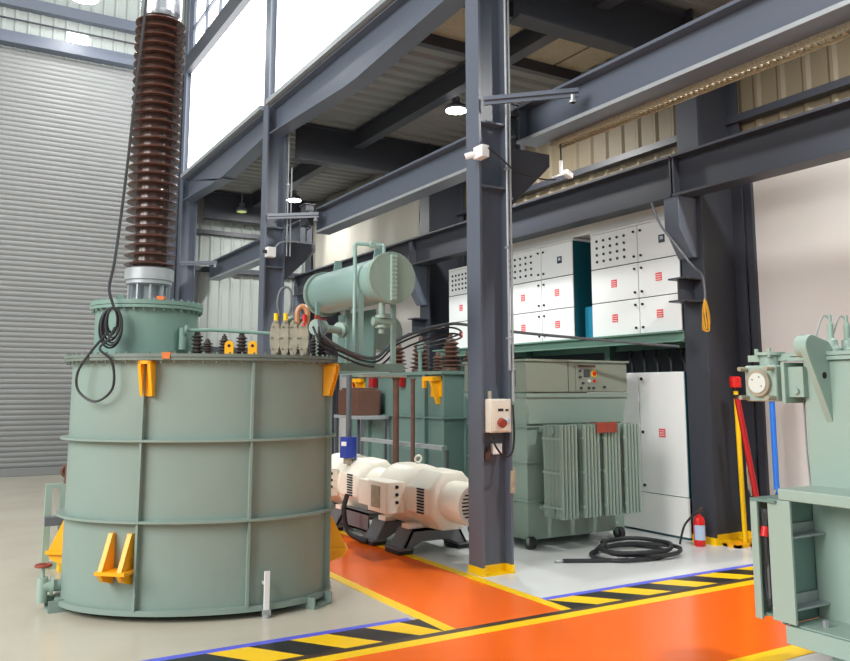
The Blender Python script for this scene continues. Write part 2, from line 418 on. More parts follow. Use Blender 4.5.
# ================================================================== LARGE TRANSFORMER
T = thing('power_transformer', 'big oval grey-green transformer tank with tall brown insulator bushing on its turret', 'transformer', (1.985, 7.06, 0), -0.45)
A_, B_, N_ = 1.07, 0.74, 2.1
def ov(t, off=0.0):
    t = math.radians(t); c, s = math.cos(t), math.sin(t)
    x = A_ * abs(c) ** (2 / N_) * (1 if c >= 0 else -1); y = B_ * abs(s) ** (2 / N_) * (1 if s >= 0 else -1)
    nx, ny = abs(x / A_) ** (N_ - 1) / A_ * (1 if x >= 0 else -1), abs(y / B_) ** (N_ - 1) / B_ * (1 if y >= 0 else -1)
    l = math.hypot(nx, ny) or 1
    return (x + nx / l * off, y + ny / l * off), (nx / l, ny / l)
TS = [i * 2.5 for i in range(144)]
def oval_slab(mb, off, z0, z1): return mb.prism([ov(t, off)[0] for t in TS], 'z', z0, z1)
def oval_ring(mb, o0, o1, z0, z1):
    n = len(TS); v = [(*ov(t, o)[0], z) for o, z in ((o0, z0), (o1, z0), (o1, z1), (o0, z1)) for t in TS]
    f = []
    for k in range(4):
        for i in range(n): f.append((k * n + i, k * n + (i + 1) % n, ((k + 1) % 4) * n + (i + 1) % n, ((k + 1) % 4) * n + i))
    return mb.add(v, f)
oval_slab(MB(), 0, 0.09, 1.935).build('tank_shell', 'tank_green', T)
oval_slab(MB(), 0.04, 0.05, 0.09).build('base_plate', 'tank_green', T)
for z in (0.715, 1.315): oval_ring(MB(), -0.01, 0.062, z, z + 0.018).build('stiffener_ring', 'tank_green', T)
fl = oval_slab(MB(), 0.065, 1.935, 1.957); oval_slab(fl, 0.07, 1.960, 1.985)
for i in range(72):
    (x, y), _ = ov(i * 5 + 1, 0.048); fl.cyl((x, y, 1.915), (x, y, 2.0), 0.009, n=6)
fl.build('top_flange', 'flange_green', T)
def rad_M(t, off=0.0):
    (x, y), (nx, ny) = ov(t, off); return Matrix.Translation((x, y, 0)) @ Matrix.Rotation(math.atan2(ny, nx), 4, 'Z')
for t in (254, 296, 349, 30, 75, 115, 165):
    MB().box(-0.01, 0.05, -0.009, 0.009, 0.09, 1.935, rad_M(t)).build('vertical_rib', 'tank_green', T)
# lifting lugs near the top
def lug(t):
    M = rad_M(t); mb = MB()
    for s in (-0.05, 0.025):
        pl = [(0, 1.93), (0.11, 1.93), (0.11, 1.88), (0.05, 1.66), (0, 1.66)]
        v = [M @ Vector((a, s, b_)) for a, b_ in pl] + [M @ Vector((a, s + 0.022, b_)) for a, b_ in pl]
        mb.add(v, [tuple(range(4, -1, -1)), tuple(range(5, 10))] + [(i, (i + 1) % 5, 5 + (i + 1) % 5, 5 + i) for i in range(5)])
    mb.box(0, 0.022, -0.03, 0.03, 1.66, 1.93, M).box(0.0, 0.11, -0.05, 0.047, 1.905, 1.93, M)
    mb.build('lifting_lug', 'lug_yellow', T)
for t in (255.5, 346, 110): lug(t)
def jack(t):
    M = rad_M(t); mb = MB()
    mb.box(0, 0.17, -0.12, 0.12, 0.36, 0.385, M)
    v = [M @ Vector((a, -0.12, b_)) for a, b_ in ((0.17, 0.385), (0.17, 0.33), (0.06, 0.29), (0, 0.29), (0, 0.385))]
    for s in (-0.10, 0.055):
        pl = [(0, 0.385), (0.16, 0.385), (0.035, 0.64), (0, 0.64)]
        v = [M @ Vector((a, s, b_)) for a, b_ in pl] + [M @ Vector((a, s + 0.035, b_)) for a, b_ in pl]
        mb.add(v, [(3, 2, 1, 0), (4, 5, 6, 7)] + [(i, (i + 1) % 4, 4 + (i + 1) % 4, 4 + i) for i in range(4)])
        pl = [(0, 0.36), (0.17, 0.36), (0.13, 0.31), (0, 0.27)]
        v = [M @ Vector((a, s, b_)) for a, b_ in pl] + [M @ Vector((a, s + 0.035, b_)) for a, b_ in pl]
        mb.add(v, [(3, 2, 1, 0), (4, 5, 6, 7)] + [(i, (i + 1) % 4, 4 + (i + 1) % 4, 4 + i) for i in range(4)])
    mb.build('jacking_bracket', 'lug_yellow', T)
for t in (247, 5, 172, 65): jack(t)
for t in (200, 335, 30, 150):
    M = rad_M(t); MB().box(-0.12, 0.10, -0.12, 0.12, 0, 0.018, M).box(-0.12, 0.10, -0.12, -0.105, 0.018, 0.09, M).box(-0.12, 0.10, 0.105, 0.12, 0.018, 0.09, M).box(-0.12, -0.105, -0.105, 0.105, 0.018, 0.05, M).build('skid_foot', 'tank_green', T)
M = rad_M(304, 0.05); MB().box(0, 0.02, -0.02, 0.02, 0.06, 0.34, M).box(-0.05, 0.01, -0.02, 0.02, 0.24, 0.26, M).use('white').build('earth_clamp', 'galv', T)
MB().box(0, 0.03, -0.03, 0.03, 0.02, 0.06, M).cyl(M @ Vector((0.01, 0, 0)), M @ Vector((0.01, 0, 0.03)), 0.03).build('earth_pad', 'galv', T)
for t in (263,): MB().box(0, 0.075, -0.03, 0.03, 1.945, 1.995, rad_M(t, 0.0)).build('flange_tag', 'orange_tab', T)

# turret and the tall bushing
tx, ty = -0.50, 0.0
MB().cyl((tx, ty, 1.975), (tx, ty, 2.39), 0.42, n=64).build('turret', 'turret_green', T)
tf = MB().cyl((tx, ty, 2.375), (tx, ty, 2.40), 0.462, n=64).cyl((tx, ty, 2.405), (tx, ty, 2.44), 0.462, n=64)
for i in range(36):
    a = 2 * PI * i / 36; tf.cyl((tx + 0.444 * math.cos(a), ty + 0.444 * math.sin(a), 2.355), (tx + 0.444 * math.cos(a), ty + 0.444 * math.sin(a), 2.455), 0.010, n=6)
tf.build('turret_flange', 'turret_green', T)
a = -1.1; MB().obox((tx + 0.43 * math.cos(a), ty + 0.43 * math.sin(a), 2.455), (0.06, 0.06, 0.03)).build('flange_tag', 'orange_tab', T)
MB().obox((tx - 0.12, ty - 0.40, 2.45), (0.05, 0.04, 0.06)).build('turret_lug', 'turret_green', T)
bs = MB().revolve([(0.20, 0), (0.20, 0.025), (0.105, 0.03), (0.105, 0.15), (0.15, 0.16), (0.19, 0.17), (0.19, 0.20), (0.205, 0.205), (0.205, 0.30), (0.18, 0.31), (0.17, 0.315)], (tx, ty, 2.44), (0, 0, 1), 40)
for i in range(10):
    a = 2 * PI * i / 10; x, y = tx + 0.15 * math.cos(a), ty + 0.15 * math.sin(a)
    bs.cyl((x, y, 2.46), (x, y, 2.60), 0.010, n=6)
    M = Matrix.Translation((tx, ty, 0)) @ Matrix.Rotation(a, 4, 'Z'); bs.box(0.10, 0.18, -0.006, 0.006, 2.47, 2.60, M)
bs.build('bushing_base', 'galv', T)
prof = []; z0, z1, ns_ = 2.75, 5.03, 29; h = (z1 - z0) / ns_
for k in range(ns_):
    zb = k * h
    prof += [(0.138, zb + 0.004), (0.138, zb + 0.024), (0.19, zb + 0.024), (0.214, zb + 0.026), (0.218, zb + 0.031), (0.213, zb + 0.037), (0.178, zb + 0.048), (0.140, zb + 0.058)]
prof += [(0.16, ns_ * h)]
MB().revolve(prof, (tx, ty, z0), (0, 0, 1), 56).build('insulator', 'porcelain', T)
MB().revolve([(0.165, 0), (0.175, 0.03), (0.178, 0.05), (0.178, 0.85), (0.19, 0.86), (0.19, 0.92), (0.06, 0.95), (0.05, 1.2)], (tx, ty, 5.03), (0, 0, 1), 48).build('bushing_cap', 'bright_metal', T)

# small black bushings on the cover
def small_bushing(mb, x, y, z, h, r, n):
    mb.cyl((x, y, z), (x, y, z + h * 0.12), r * 1.05, n=16); pr = []
    for k in range(n):
        zz = h * (0.12 + 0.66 * k / n); dz = h * 0.66 / n
        pr += [(r * 0.6, zz), (r, zz + dz * 0.35), (r, zz + dz * 0.5), (r * 0.6, zz + dz * 0.75)]
    mb.revolve(pr + [(r * 0.6, h * 0.8)], (x, y, z), (0, 0, 1), 18)
    mb.cyl((x, y, z + h * 0.8), (x, y, z + h * 0.92), r * 0.45, n=10).cyl((x, y, z + h * 0.92), (x, y, z + h), r * 0.2, n=8); return mb
for x, y, hh in ((-0.03, -0.22, 0.24), (0.06, -0.25, 0.15), (0.19, -0.2, 0.19), (0.34, -0.24, 0.22), (0.66, 0.05, 0.20), (1.0, -0.05, 0.24), (0.93, 0.1, 0.22)):
    small_bushing(MB(), x, y, 1.985, hh, 0.048, 5).build('low_voltage_bushing', 'porcelain_dark', T)
for x in (0.255, 0.445):
    pl = [(x - 0.036, 1.985), (x + 0.036, 1.985), (x + 0.036, 2.075)] + [(x + 0.036 * math.cos(a), 2.075 + 0.036 * math.sin(a)) for a in [PI * k / 8 for k in range(1, 8)]] + [(x - 0.036, 2.075)]
    mb = MB().prism(pl, 'y', -0.37, -0.345); mb.use('lug_yellow'); mb.use('slot').cyl((x, -0.372, 2.07), (x, -0.343, 2.07), 0.013, n=14)
    mb.mats = ['lug_yellow', 'slot']; mb.mi = [0] * (len(pl) + 2) + mb.mi[len(pl) + 2:]
    mb.build('lifting_eye', None, T)
MB().tube([(-0.10, -0.28, 2.20), (0.1, -0.28, 2.205), (0.72, -0.28, 2.17)], 0.015, 10).cyl((-0.12, -0.28, 2.20), (-0.10, -0.28, 2.20), 0.045).cyl((-0.14, -0.28, 2.22), (-0.14, -0.28, 2.04), 0.03).build('vent_pipe', 'turret_green', T)
# flanged terminal plates with cable glands
for i, x in enumerate((0.62, 0.70, 0.77, 0.855)):
    pr = [(x + 0.044 * math.cos(a), 2.14 + 0.15 * math.sin(a)) for a in [2 * PI * k / 24 for k in range(24)]]
    mb = MB().prism(pr, 'y', -0.30, -0.27)
    for k in range(8):
        a = 2 * PI * k / 8; mb.cyl((x + 0.033 * math.cos(a), -0.315, 2.145 + 0.13 * math.sin(a)), (x + 0.033 * math.cos(a), -0.27, 2.145 + 0.13 * math.sin(a)), 0.008, n=6)
    mb.cyl((x, -0.25, 1.985), (x, -0.25, 2.26), 0.035)
    mb.build('terminal_plate', 'tan', T)
    if i in (0, 1): MB().cyl((x, -0.25, 2.26), (x, -0.25, 2.35), 0.018).build('cable_gland', 'yellow', T)
MB().tube(smooth([(0.65, -0.25, 2.33), (0.63, -0.25, 2.44), (0.65, -0.25, 2.54), (0.70, -0.25, 2.575), (0.74, -0.25, 2.54), (0.745, -0.25, 2.44), (0.73, -0.25, 2.33)]), 0.011).build('jumper_cable', 'cable_grey', T)
MB().tube(smooth([(0.80, -0.25, 2.26), (0.80, -0.25, 2.37), (0.84, -0.25, 2.41), (0.88, -0.25, 2.37), (0.88, -0.25, 2.26)]), 0.024).build('copper_bend', 'copper_tan', T)
MB().cyl((0.86, -0.29, 2.24), (0.86, -0.29, 2.34), 0.016).build('red_gland', 'red', T)
MB().tube(smooth([(0.66, -0.2, 2.22), (0.75, -0.2, 2.30), (0.88, -0.2, 2.29)]), 0.02).build('vent_pipe', 'turret_green', T)

# conservator drum on its frame (world coordinates)
cx_, y0, y1, cz, R = 3.50, 6.50, 7.98, 2.72, 0.212
dm = MB().revolve([(R, 0.0), (R, y1 - y0)], (cx_, y0, cz), (0, 1, 0), 48).build('conservator_drum', 'drum_green', T, world=True)
for yy, s in ((y0, -1), (y1, 1)):
    e = MB().cyl((cx_, yy - 0.03, cz), (cx_, yy + 0.03, cz), R + 0.026, n=48)
    for k in range(32):
        a = 2 * PI * k / 32; e.cyl((cx_ + 0.228 * math.cos(a), yy - 0.038, cz + 0.228 * math.sin(a)), (cx_ + 0.228 * math.cos(a), yy + 0.038, cz + 0.228 * math.sin(a)), 0.006, n=6)
    e.build('drum_end_flange', 'stab_green', T, world=True)
g = MB().box(cx_ - 0.025, cx_ + 0.025, y0 - 0.06, y0 - 0.03, cz - 0.21, cz + 0.21)
for k in range(11): 
    for sx in (-0.018, 0.018): g.cyl((cx_ + sx, y0 - 0.075, cz - 0.19 + 0.038 * k), (cx_ + sx, y0 - 0.05, cz - 0.19 + 0.038 * k), 0.009, n=6)
g.build('level_gauge', 'light_green', T, world=True)
for yy in (6.75, 7.65):
    MB().prism([(cx_ - 0.05, cz + R - 0.01), (cx_ + 0.05, cz + R - 0.01), (cx_ + 0.035, cz + R + 0.10), (cx_ - 0.035, cz + R + 0.10)], 'y', yy, yy + 0.02).build('drum_lug', 'drum_green', T, world=True)
for xx, yy in ((3.32, 6.75), (3.32, 7.75), (3.66, 6.75), (3.66, 7.75)):
    MB().box(xx - 0.02, xx + 0.02, yy - 0.02, yy + 0.02, 1.95, 2.60).build('conservator_leg', 'drum_green', T, world=True)
MB().box(2.86, 3.76, 6.71, 6.78, 1.88, 1.95).box(2.5, 3.76, 8.12, 8.18, 1.88, 1.95).box(3.33, 3.39, 6.78, 8.12, 1.88, 1.95).box(3.69, 3.75, 6.78, 8.12, 1.88, 1.95).box(2.5, 2.56, 7.5, 8.12, 1.88, 1.95).build('support_bracket', 'deep_green', T, world=True)
MB().tube([(3.25, 6.74, 1.95), (3.25, 6.74, 3.04), (3.26, 6.735, 3.055), (3.47, 6.61, 3.035), (3.48, 6.605, 3.025), (3.48, 6.605, 2.92)], 0.018, 10).build('breather_pipe', 'drum_green', T, world=True)
MB().cyl((3.39, 6.63, 3.045), (3.39, 6.69, 3.045), 0.032).build('breather_union', 'light_green', T, world=True)
MB().cyl((cx_ - 0.03, 6.62, 2.50), (cx_ - 0.03, 6.62, 2.22), 0.03).cyl((cx_ - 0.03, 6.62, 2.36), (cx_ - 0.03, 6.62, 2.385), 0.065).cyl((cx_ - 0.03, 6.62, 2.27), (cx_ - 0.03, 6.62, 2.295), 0.065).cyl((cx_ - 0.12, 6.62, 2.33), (cx_ + 0.06, 6.62, 2.33), 0.04).build('drain_valve', 'stab_green', T, world=True)
pp = MB().cyl((2.84, 6.68, 2.26), (3.22, 6.90, 2.25), 0.035)
d = Vector((0.38, 0.22, 0)).normalized()
for q in (0.0, 0.09, 0.36, 0.41):
    c = Vector((2.84, 6.68, 2.258)) + d * q; pp.cyl(c, c + d * 0.022, 0.07)
pp.cyl((2.90, 6.715, 2.26), (2.90, 6.715, 1.98), 0.04)
pp.build('conservator_pipe', 'light_green', T, world=True)
MB().obox((2.87, 6.70, 2.345), (0.045, 0.04, 0.04)).obox((2.95, 6.745, 2.315), (0.045, 0.04, 0.05)).build('valve_cap', 'rust_red', T, world=True)
# second, smaller drum and its side panel behind
MB().revolve([(0.2, 0), (0.2, 0.9)], (3.98, 7.5, 2.30), (0, 1, 0), 36).build('expansion_drum', 'drum_green', T, world=True)
MB().box(3.76, 3.79, 7.35, 8.2, 1.92, 2.52).build('side_panel', 'deep_green', T, world=True)
# drain valve with hand wheel, small pipework at the left end
vM = rad_M(196)
vv = MB().cyl(vM @ Vector((0, 0, 0.17)), vM @ Vector((0.13, 0, 0.17)), 0.045).cyl(vM @ Vector((0.05, 0, 0.17)), vM @ Vector((0.075, 0, 0.17)), 0.08).cyl(vM @ Vector((0.13, 0, 0.05)), vM @ Vector((0.13, 0, 0.24)), 0.04).cyl(vM @ Vector((0.13, 0, 0.24)), vM @ Vector((0.13, 0, 0.33)), 0.014)
vv = vv.build('drain_valve', 'light_green', T)
c = vM @ Vector((0.13, 0, 0.33)); hw = MB().torus(c, (0, 0, 1), 0.055, 0.012).box(c.x - 0.05, c.x + 0.05, c.y - 0.008, c.y + 0.008, c.z - 0.008, c.z + 0.008).box(c.x - 0.008, c.x + 0.008, c.y - 0.05, c.y + 0.05, c.z - 0.008, c.z + 0.008)
hw.build('hand_wheel', 'rust_red', vv)

# ================================================================== test leads hung on the big transformer
cab = MB()
def TW(x, y, z): return Matrix.Translation((1.985, 7.06, 0)) @ Matrix.Rotation(-0.45, 4, 'Z') @ Vector((x, y, z))
hk = (tx - 0.14, -0.49)
pts = [(tx - 0.06, -0.225, 5.4), (tx - 0.09, -0.225, 4.9), (tx - 0.13, -0.225, 4.3), (tx - 0.17, -0.23, 3.6), (tx - 0.20, -0.25, 3.1), (tx - 0.21, -0.32, 2.75), (hk[0] - 0.05, hk[1], 2.52), (hk[0], hk[1] - 0.02, 2.36)]
cab.tube([TW(*p_) for p_ in smooth(pts)], 0.012)
for k in range(7):
    r = 0.10 + 0.010 * k; xo = hk[0] + random.uniform(-0.02, 0.02)
    lp = [(xo + (0.04 + 0.008 * k) * math.sin(a), hk[1] - 0.02 - 0.012 * (k % 3), 2.36 - r + r * math.cos(a)) for a in [2 * PI * i / 28 for i in range(29)]]
    cab.tube([TW(*p_) for p_ in lp], 0.009, 6)
lp = smooth([(hk[0] - 0.02, hk[1] - 0.03, 2.18), (hk[0] - 0.12, -0.60, 2.02), (hk[0] - 0.22, -0.605, 1.85), (hk[0] - 0.21, -0.60, 1.70), (hk[0] - 0.06, -0.66, 1.62), (hk[0] + 0.08, -0.72, 1.72), (hk[0] + 0.07, -0.73, 1.92), (hk[0] - 0.03, -0.72, 2.02), (hk[0], -0.62, 2.10), (hk[0] + 0.02, -0.53, 2.2)])
cab.tube([TW(*p_) for p_ in lp], 0.010, 6)
tag(cab.build('test_cable', 'rubber'), 'dark coiled test cable hanging from the turret and running up the brown bushing', 'cable')

# long grey cables from the round tank across to the rear column
way = [(3.04, 6.52, 2.06), (3.288, 6.62, 2.0), (3.62, 6.98, 2.025), (3.86, 7.1, 2.178), (4.186, 7.15, 2.303), (4.522, 7.15, 2.385), (4.77, 7.15, 2.388), (5.346, 7.1, 2.332), (6.428, 6.95, 2.272), (7.50, 6.78, 2.22)]
lc = MB(); lc.tube(smooth([TW(0.98, -0.2, 2.30), TW(1.02, -0.24, 2.16)] + way, 8), 0.017, 8)
tag(lc.build('power_cable', 'cable_grey'), 'long grey power cable strung from the big oval transformer to the rear dark column', 'cable')
for k in range(2):
    dz = -0.035 - 0.045 * k
    p2 = [TW(0.93 + 0.05 * k, -0.24, 2.24), TW(1.0, -0.28, 2.12 - 0.03 * k)] + [(x, y - 0.03 - 0.03 * k, z + dz - 0.02 * k * (i > 2)) for i, (x, y, z) in enumerate(way[:6])] + [(4.75, 7.3, 2.33 + dz), (5.2, 9.0, 2.30 + dz)]
    tag(MB().tube(smooth(p2, 8), 0.010, 8).build('cable', 'rubber'), ('thin black cable sagging just under the long grey one' if k == 0 else 'lowest thin black cable beside the drum, sagging under its twin'), 'cable')

# ================================================================== floor pieces behind the tank on the left
bt = thing('pump_unit', 'pale green pipe frame with dark block and yellow foot behind the big oval tank', 'pump unit', (1.02, 8.9, 0), 0)
MB().box(-0.03, 0.03, -0.03, 0.03, 0, 0.76).box(0.10, 0.16, -0.03, 0.03, 0, 0.76).box(-0.03, 0.36, -0.03, 0.03, 0.76, 0.80).box(0.0, 0.34, -0.02, 0.02, 0.0, 0.06).build('frame', 'light_green', bt)
MB().obox((0.12, -0.15, 0.47), (0.32, 0.12, 0.08)).build('cross_bar', 'steel_grey', bt)
MB().cyl((0.18, 0, 0.80), (0.18, 0, 0.98), 0.05).torus((0.16, 0, 0.92), (0, 1, 0), 0.05, 0.02).build('valve_block', 'rust', bt)
MB().prism([(0.06, 0.10), (0.26, 0.10), (0.26, 0.26), (0.10, 0.20)], 'y', -0.25, -0.05).box(0.10, 0.26, -0.24, -0.06, 0, 0.099).build('foot_block', 'yellow', bt)

# ================================================================== BACKGROUND TRANSFORMER
BT = thing('transformer', 'dark green ribbed transformer with brown bushings standing behind the cream motors', 'transformer', (6.0, 9.6, 0), 0)
L = 3.1; W = 1.35
MB().box(0, W, 0, L, 0.12, 1.93).build('tank', 'deep_green', BT)
MB().box(-0.07, W + 0.07, -0.07, L + 0.07, 1.93, 1.975).build('cover', 'deep_green', BT)
for y in (0.45, 1.33, 2.2, 2.9): MB().box(-0.06, 0, y - 0.03, y + 0.03, 0.12, 1.93).build('rib', 'deep_green', BT)
for x in (0.35, 0.8): MB().box(x - 0.03, x + 0.03, -0.06, 0, 0.12, 1.93).build('rib', 'deep_green', BT)
MB().box(-0.07, 0, 0, L, 1.325, 1.345).box(-0.07, W, -0.07, 0, 1.325, 1.345).build('stiffener', 'deep_green', BT)
MB().box(-0.07, 0, 0, L, 0.50, 0.52).box(-0.07, W, -0.07, 0, 0.50, 0.52).build('stiffener', 'deep_green', BT)
MB().box(0.05, W - 0.05, 0.1, 0.35, 0, 0.12).box(0.05, W - 0.05, L - 0.35, L - 0.1, 0, 0.12).build('skid', 'steel_grey', BT)
for y0_ in (0.04, 2.4):
    mb = MB()
    mb.box(-0.02, 0, y0_, y0_ + 0.28, 1.62, 1.90).box(-0.16, 0, y0_, y0_ + 0.28, 1.84, 1.90).prism([(-0.16, 1.84), (0, 1.84), (0, 1.52), (-0.05, 1.52)], 'y', y0_ + 0.05, y0_ + 0.09).prism([(-0.16, 1.84), (-0.12, 1.84), (-0.12, 1.74), (-0.16, 1.74)], 'y', y0_ + 0.22, y0_ + 0.279)
    mb.build('lifting_lug', 'lug_yellow', BT)
def big_bushing(x, y, z, h, r):
    mb = MB().cyl((x, y, z), (x, y, z + 0.06), r * 0.9); pr = []
    for k in range(6):
        rr = r * (1.15 - 0.08 * k); zz = 0.06 + h * 0.115 * k
        pr += [(r * 0.55, zz), (rr, zz + h * 0.045), (rr, zz + h * 0.06), (r * 0.5, zz + h * 0.10)]
    mb.revolve(pr, (x, y, z), (0, 0, 1), 20).cyl((x, y, z + h * 0.72), (x, y, z + h * 0.85), r * 0.45).cyl((x, y, z + h * 0.85), (x, y, z + h), r * 0.18)
    return mb
for y in (0.44, 1.32, 2.06): big_bushing(0.4, y, 1.975, 0.56, 0.15).build('bushing', 'porcelain_brown', BT)
for y in (0.3, 0.8, 1.7): small_bushing(MB(), 0.95, y, 1.975, 0.36, 0.09, 5).build('small_bushing', 'porcelain_brown', BT)
MB().cyl((0.15, 0.9, 1.975), (0.15, 0.9, 2.3), 0.03).cyl((0.15, 0.9, 2.28), (0.15, 0.9, 2.42), 0.05).build('relief_valve', 'deep_green', BT)
for k in range(4): MB().torus((0.8 + 0.02 * k, 0.15 + 0.08 * k, 2.15), (0.5, 1, 0.2), 0.15, 0.02).build('cable_loop', 'rubber', BT)
for y in (1.05, 1.95, 2.6): MB().box(-0.10, -0.02, y, y + 0.13, 1.76, 1.90).build('thermometer_pocket', 'dark_red', BT)

# rusty posts and work bench in front of it
def post(x, y, z1_, r, label):
    return tag(MB().cyl((x, y, 0), (x, y, z1_), r, n=12).cyl((x, y, 0), (x, y, 0.02), r * 2.2).cyl((x, y, z1_ - 0.03), (x, y, z1_), r * 1.3).build('scaffold_post', 'rust'), label, 'post')
post(5.28, 9.65, 1.88, 0.042, 'thicker rusty brown post standing in front of the dark green transformer')
post(5.28, 9.2, 1.86, 0.028, 'thinner rusty brown post beside the thicker one, in front of dark green transformer')
wb = thing('work_stand', 'grey work stand with pale rail and brown box behind the far cream motor', 'stand', (5.42, 10.0, 0), 0)
MB().box(-0.04, 0.03, -1.35, 0.9, 0.98, 1.03).build('rail', 'galv', wb)
MB().box(0.05, 0.5, 1.05, 2.05, 1.28, 1.33).build('table_top', 'galv', wb)
for y in (1.07, 1.99, -1.3):
    for x in (0.05, 0.45): MB().box(x, x + 0.04, y, y + 0.04, 0, 1.28 if y > 0 else 0.979).build('leg', 'cable_grey', wb)
tag(MB().box(5.49, 5.89, 11.25, 11.95, 1.33, 1.72).box(5.53, 5.85, 11.3, 11.9, 1.72, 1.75).build('crate', 'brown', bevel=0.01), 'dark brown box standing on the grey work stand', 'box')
tb = MB().use('tan')
tag(tb.box(4.75, 5.40, 9.57, 9.73, 1.88, 1.905).build('wooden_plank', 'tan'), 'tan plank lying across the top of the rusty post', 'plank')

# ================================================================== MOTORS
MO = thing('electric_motor', 'cream electric motor with louvred octagonal end nearest the steel column', 'motor', (4.72, 7.2, 0), 0, 'cream motors')
def octo(r, cz_, f=0.42):
    return [(r * x, cz_ + r * z) for x, z in ((-1, -f), (-1, f), (-f, 1), (f, 1), (1, f), (1, -f), (f, -1), (-f, -1))]
CZ = 0.565
MB().revolve([(0.22, 0), (0.28, 0.02), (0.315, 0.12), (0.33, 0.3), (0.33, 0.6), (0.315, 0.75), (0.26, 0.85)], (0, 0.95, CZ), (0, 1, 0), 48).build('motor_body', 'cream', MO)
mb = MB()
secs = [(0.54, 0.23), (0.56, 0.27), (0.60, 0.295), (0.98, 0.305), (1.08, 0.28)]
vs_, fs = [], []
for y, r in secs: vs_ += [(x, y, z) for x, z in octo(r, CZ)]
for k in range(len(secs) - 1):
    for i in range(8): fs.append((k * 8 + i, k * 8 + (i + 1) % 8, (k + 1) * 8 + (i + 1) % 8, (k + 1) * 8 + i))
fs += [tuple(range(7, -1, -1)), tuple(range(32, 40))]
eb = mb.add(vs_, fs).build('end_bell', 'cream', MO, bevel=0.012)
lv = MB()
for k in range(9): lv.box(-0.312, -0.28, 0.67, 0.80, CZ - 0.125 + 0.03 * k, CZ - 0.110 + 0.03 * k)
lv.build('louvre', 'slot', eb)
lv = MB()
for k in range(6): lv.box(-0.12 + 0.045 * k, -0.095 + 0.045 * k, 0.60, 0.80, CZ + 0.27, CZ + 0.318)
ec = MB().revolve([(0.205, 0), (0.212, 0.02), (0.212, 0.38), (0.212, 0.40)], (0, 0.16, CZ), (0, 1, 0), 40).build('end_cap', 'cream', MO)
gl = MB()
for k in range(9):
    zz = CZ - 0.14 + 0.035 * k; hw_ = math.sqrt(max(0.165 ** 2 - (zz - CZ) ** 2, 0.0009)); gl.box(-hw_, hw_, 0.154, 0.17, zz - 0.007, zz + 0.007)
gl.build('grille', 'slot', ec)
tbx = MB().box(-0.52, -0.30, 1.07, 1.52, 0.40, 0.73).build('terminal_box', 'cream', MO, bevel=0.01)
MB().box(-0.53, -0.52, 1.22, 1.42, 0.45, 0.68).build('window', 'tan', tbx)
k_ = MB()
for i in range(3): k_.cyl((-0.40, 1.055, 0.52 + 0.08 * i), (-0.40, 1.072, 0.52 + 0.08 * i), 0.018)
k_.build('gland_hole', 'slot', tbx)
tb2 = MB().box(-0.44, -0.26, 1.60, 1.92, 0.42, 0.70).build('terminal_box', 'cream', MO, bevel=0.01)
MB().torus((0, 1.3, CZ + 0.38), (0, 1, 0.2), 0.04, 0.012).cyl((0, 1.3, CZ + 0.32), (0, 1.3, CZ + 0.345), 0.02).build('lifting_eye', 'cream', MO)
MB().box(-0.32, 0.32, 0.95, 1.10, 0.252, 0.30).build('mounting_foot', 'cream', MO)
MB().box(-0.28, 0.28, 1.55, 1.72, 0.252, 0.30).build('mounting_foot', 'cream', MO)
for ch in [c for c in MO.children]: ch.location.y = -0.40
def trestle(y):
    mb = MB().prism([(-0.40, 0.06), (-0.30, 0.06), (-0.17, 0.12), (0.17, 0.12), (0.30, 0.06), (0.40, 0.06), (0.29, 0.25), (-0.29, 0.25)], 'y', y, y + 0.03)
    mb.prism([(-0.40, 0.06), (-0.37, 0.06), (-0.26, 0.25), (-0.29, 0.25)], 'y', y, y + 0.30).prism([(0.37, 0.06), (0.40, 0.06), (0.29, 0.25), (0.26, 0.25)], 'y', y, y + 0.30).box(-0.29, 0.29, y, y + 0.30, 0.225, 0.25)
    mb.box(-0.46, -0.28, y - 0.02, y + 0.32, 0.045, 0.065).box(0.28, 0.46, y - 0.02, y + 0.32, 0.045, 0.065)
    t_ = mb.build('trestle', 'steel_grey', MO)
    for s in (-0.37, 0.37): MB().box(s - 0.09, s + 0.09, y, y + 0.30, 0, 0.045).build('rubber_pad', 'rubber', t_, bevel=0.01)
trestle(0.52); trestle(1.12)
m2_ = copy_tree(MO); m2_.location = (4.72, 8.9, 0); m2_['label'] = 'farther cream electric motor with the blue canister standing over it'
# skid beam joining the two machines
sk = thing('machine_skid', 'dark grey steel skid channel lying between the cream motors beside the walkway', 'skid', (4.40, 8.66, 0), 0)
MB().box(-0.02, 0.0, 0, 0.70, 0.09, 0.30).box(-0.02, 0.10, 0, 0.70, 0.28, 0.30).box(-0.02, 0.10, 0, 0.70, 0.09, 0.11).build('channel', 'steel_grey', sk)
for y in (0.06, 0.62): MB().box(0.0, 0.09, y, y + 0.08, 0, 0.09).build('foot', 'steel_grey', sk)
hc = MB().tube(smooth([(4.18, 8.80, 0.52), (4.14, 8.80, 0.35), (4.17, 8.76, 0.12), (4.24, 8.6, 0.04), (4.26, 8.42, 0.04)]), 0.03)
tag(hc.build('motor_cable', 'rubber'), 'thick black motor cable dropping from the terminal boxes to the floor', 'cable')
bl = thing('blue_canister', 'blue canister with white label on a grey pipe above the far motor', 'canister', (4.50, 9.46, 0), 0)
MB().cyl((0, 0, 0.875), (0, 0, 1.13), 0.105, n=28).build('canister_body', 'blue_cyl', bl)
MB().cyl((0, 0, 0.80), (0, 0, 0.875), 0.06).build('base_cup', 'tan', bl)
MB().cyl((0, 0, 1.13), (0, 0, 1.9), 0.035).build('pipe', 'cable_grey', bl)
MB().obox((-0.09, -0.06, 1.05), (0.012, 0.07, 0.05), 0.6).build('label_plate', 'white', bl)
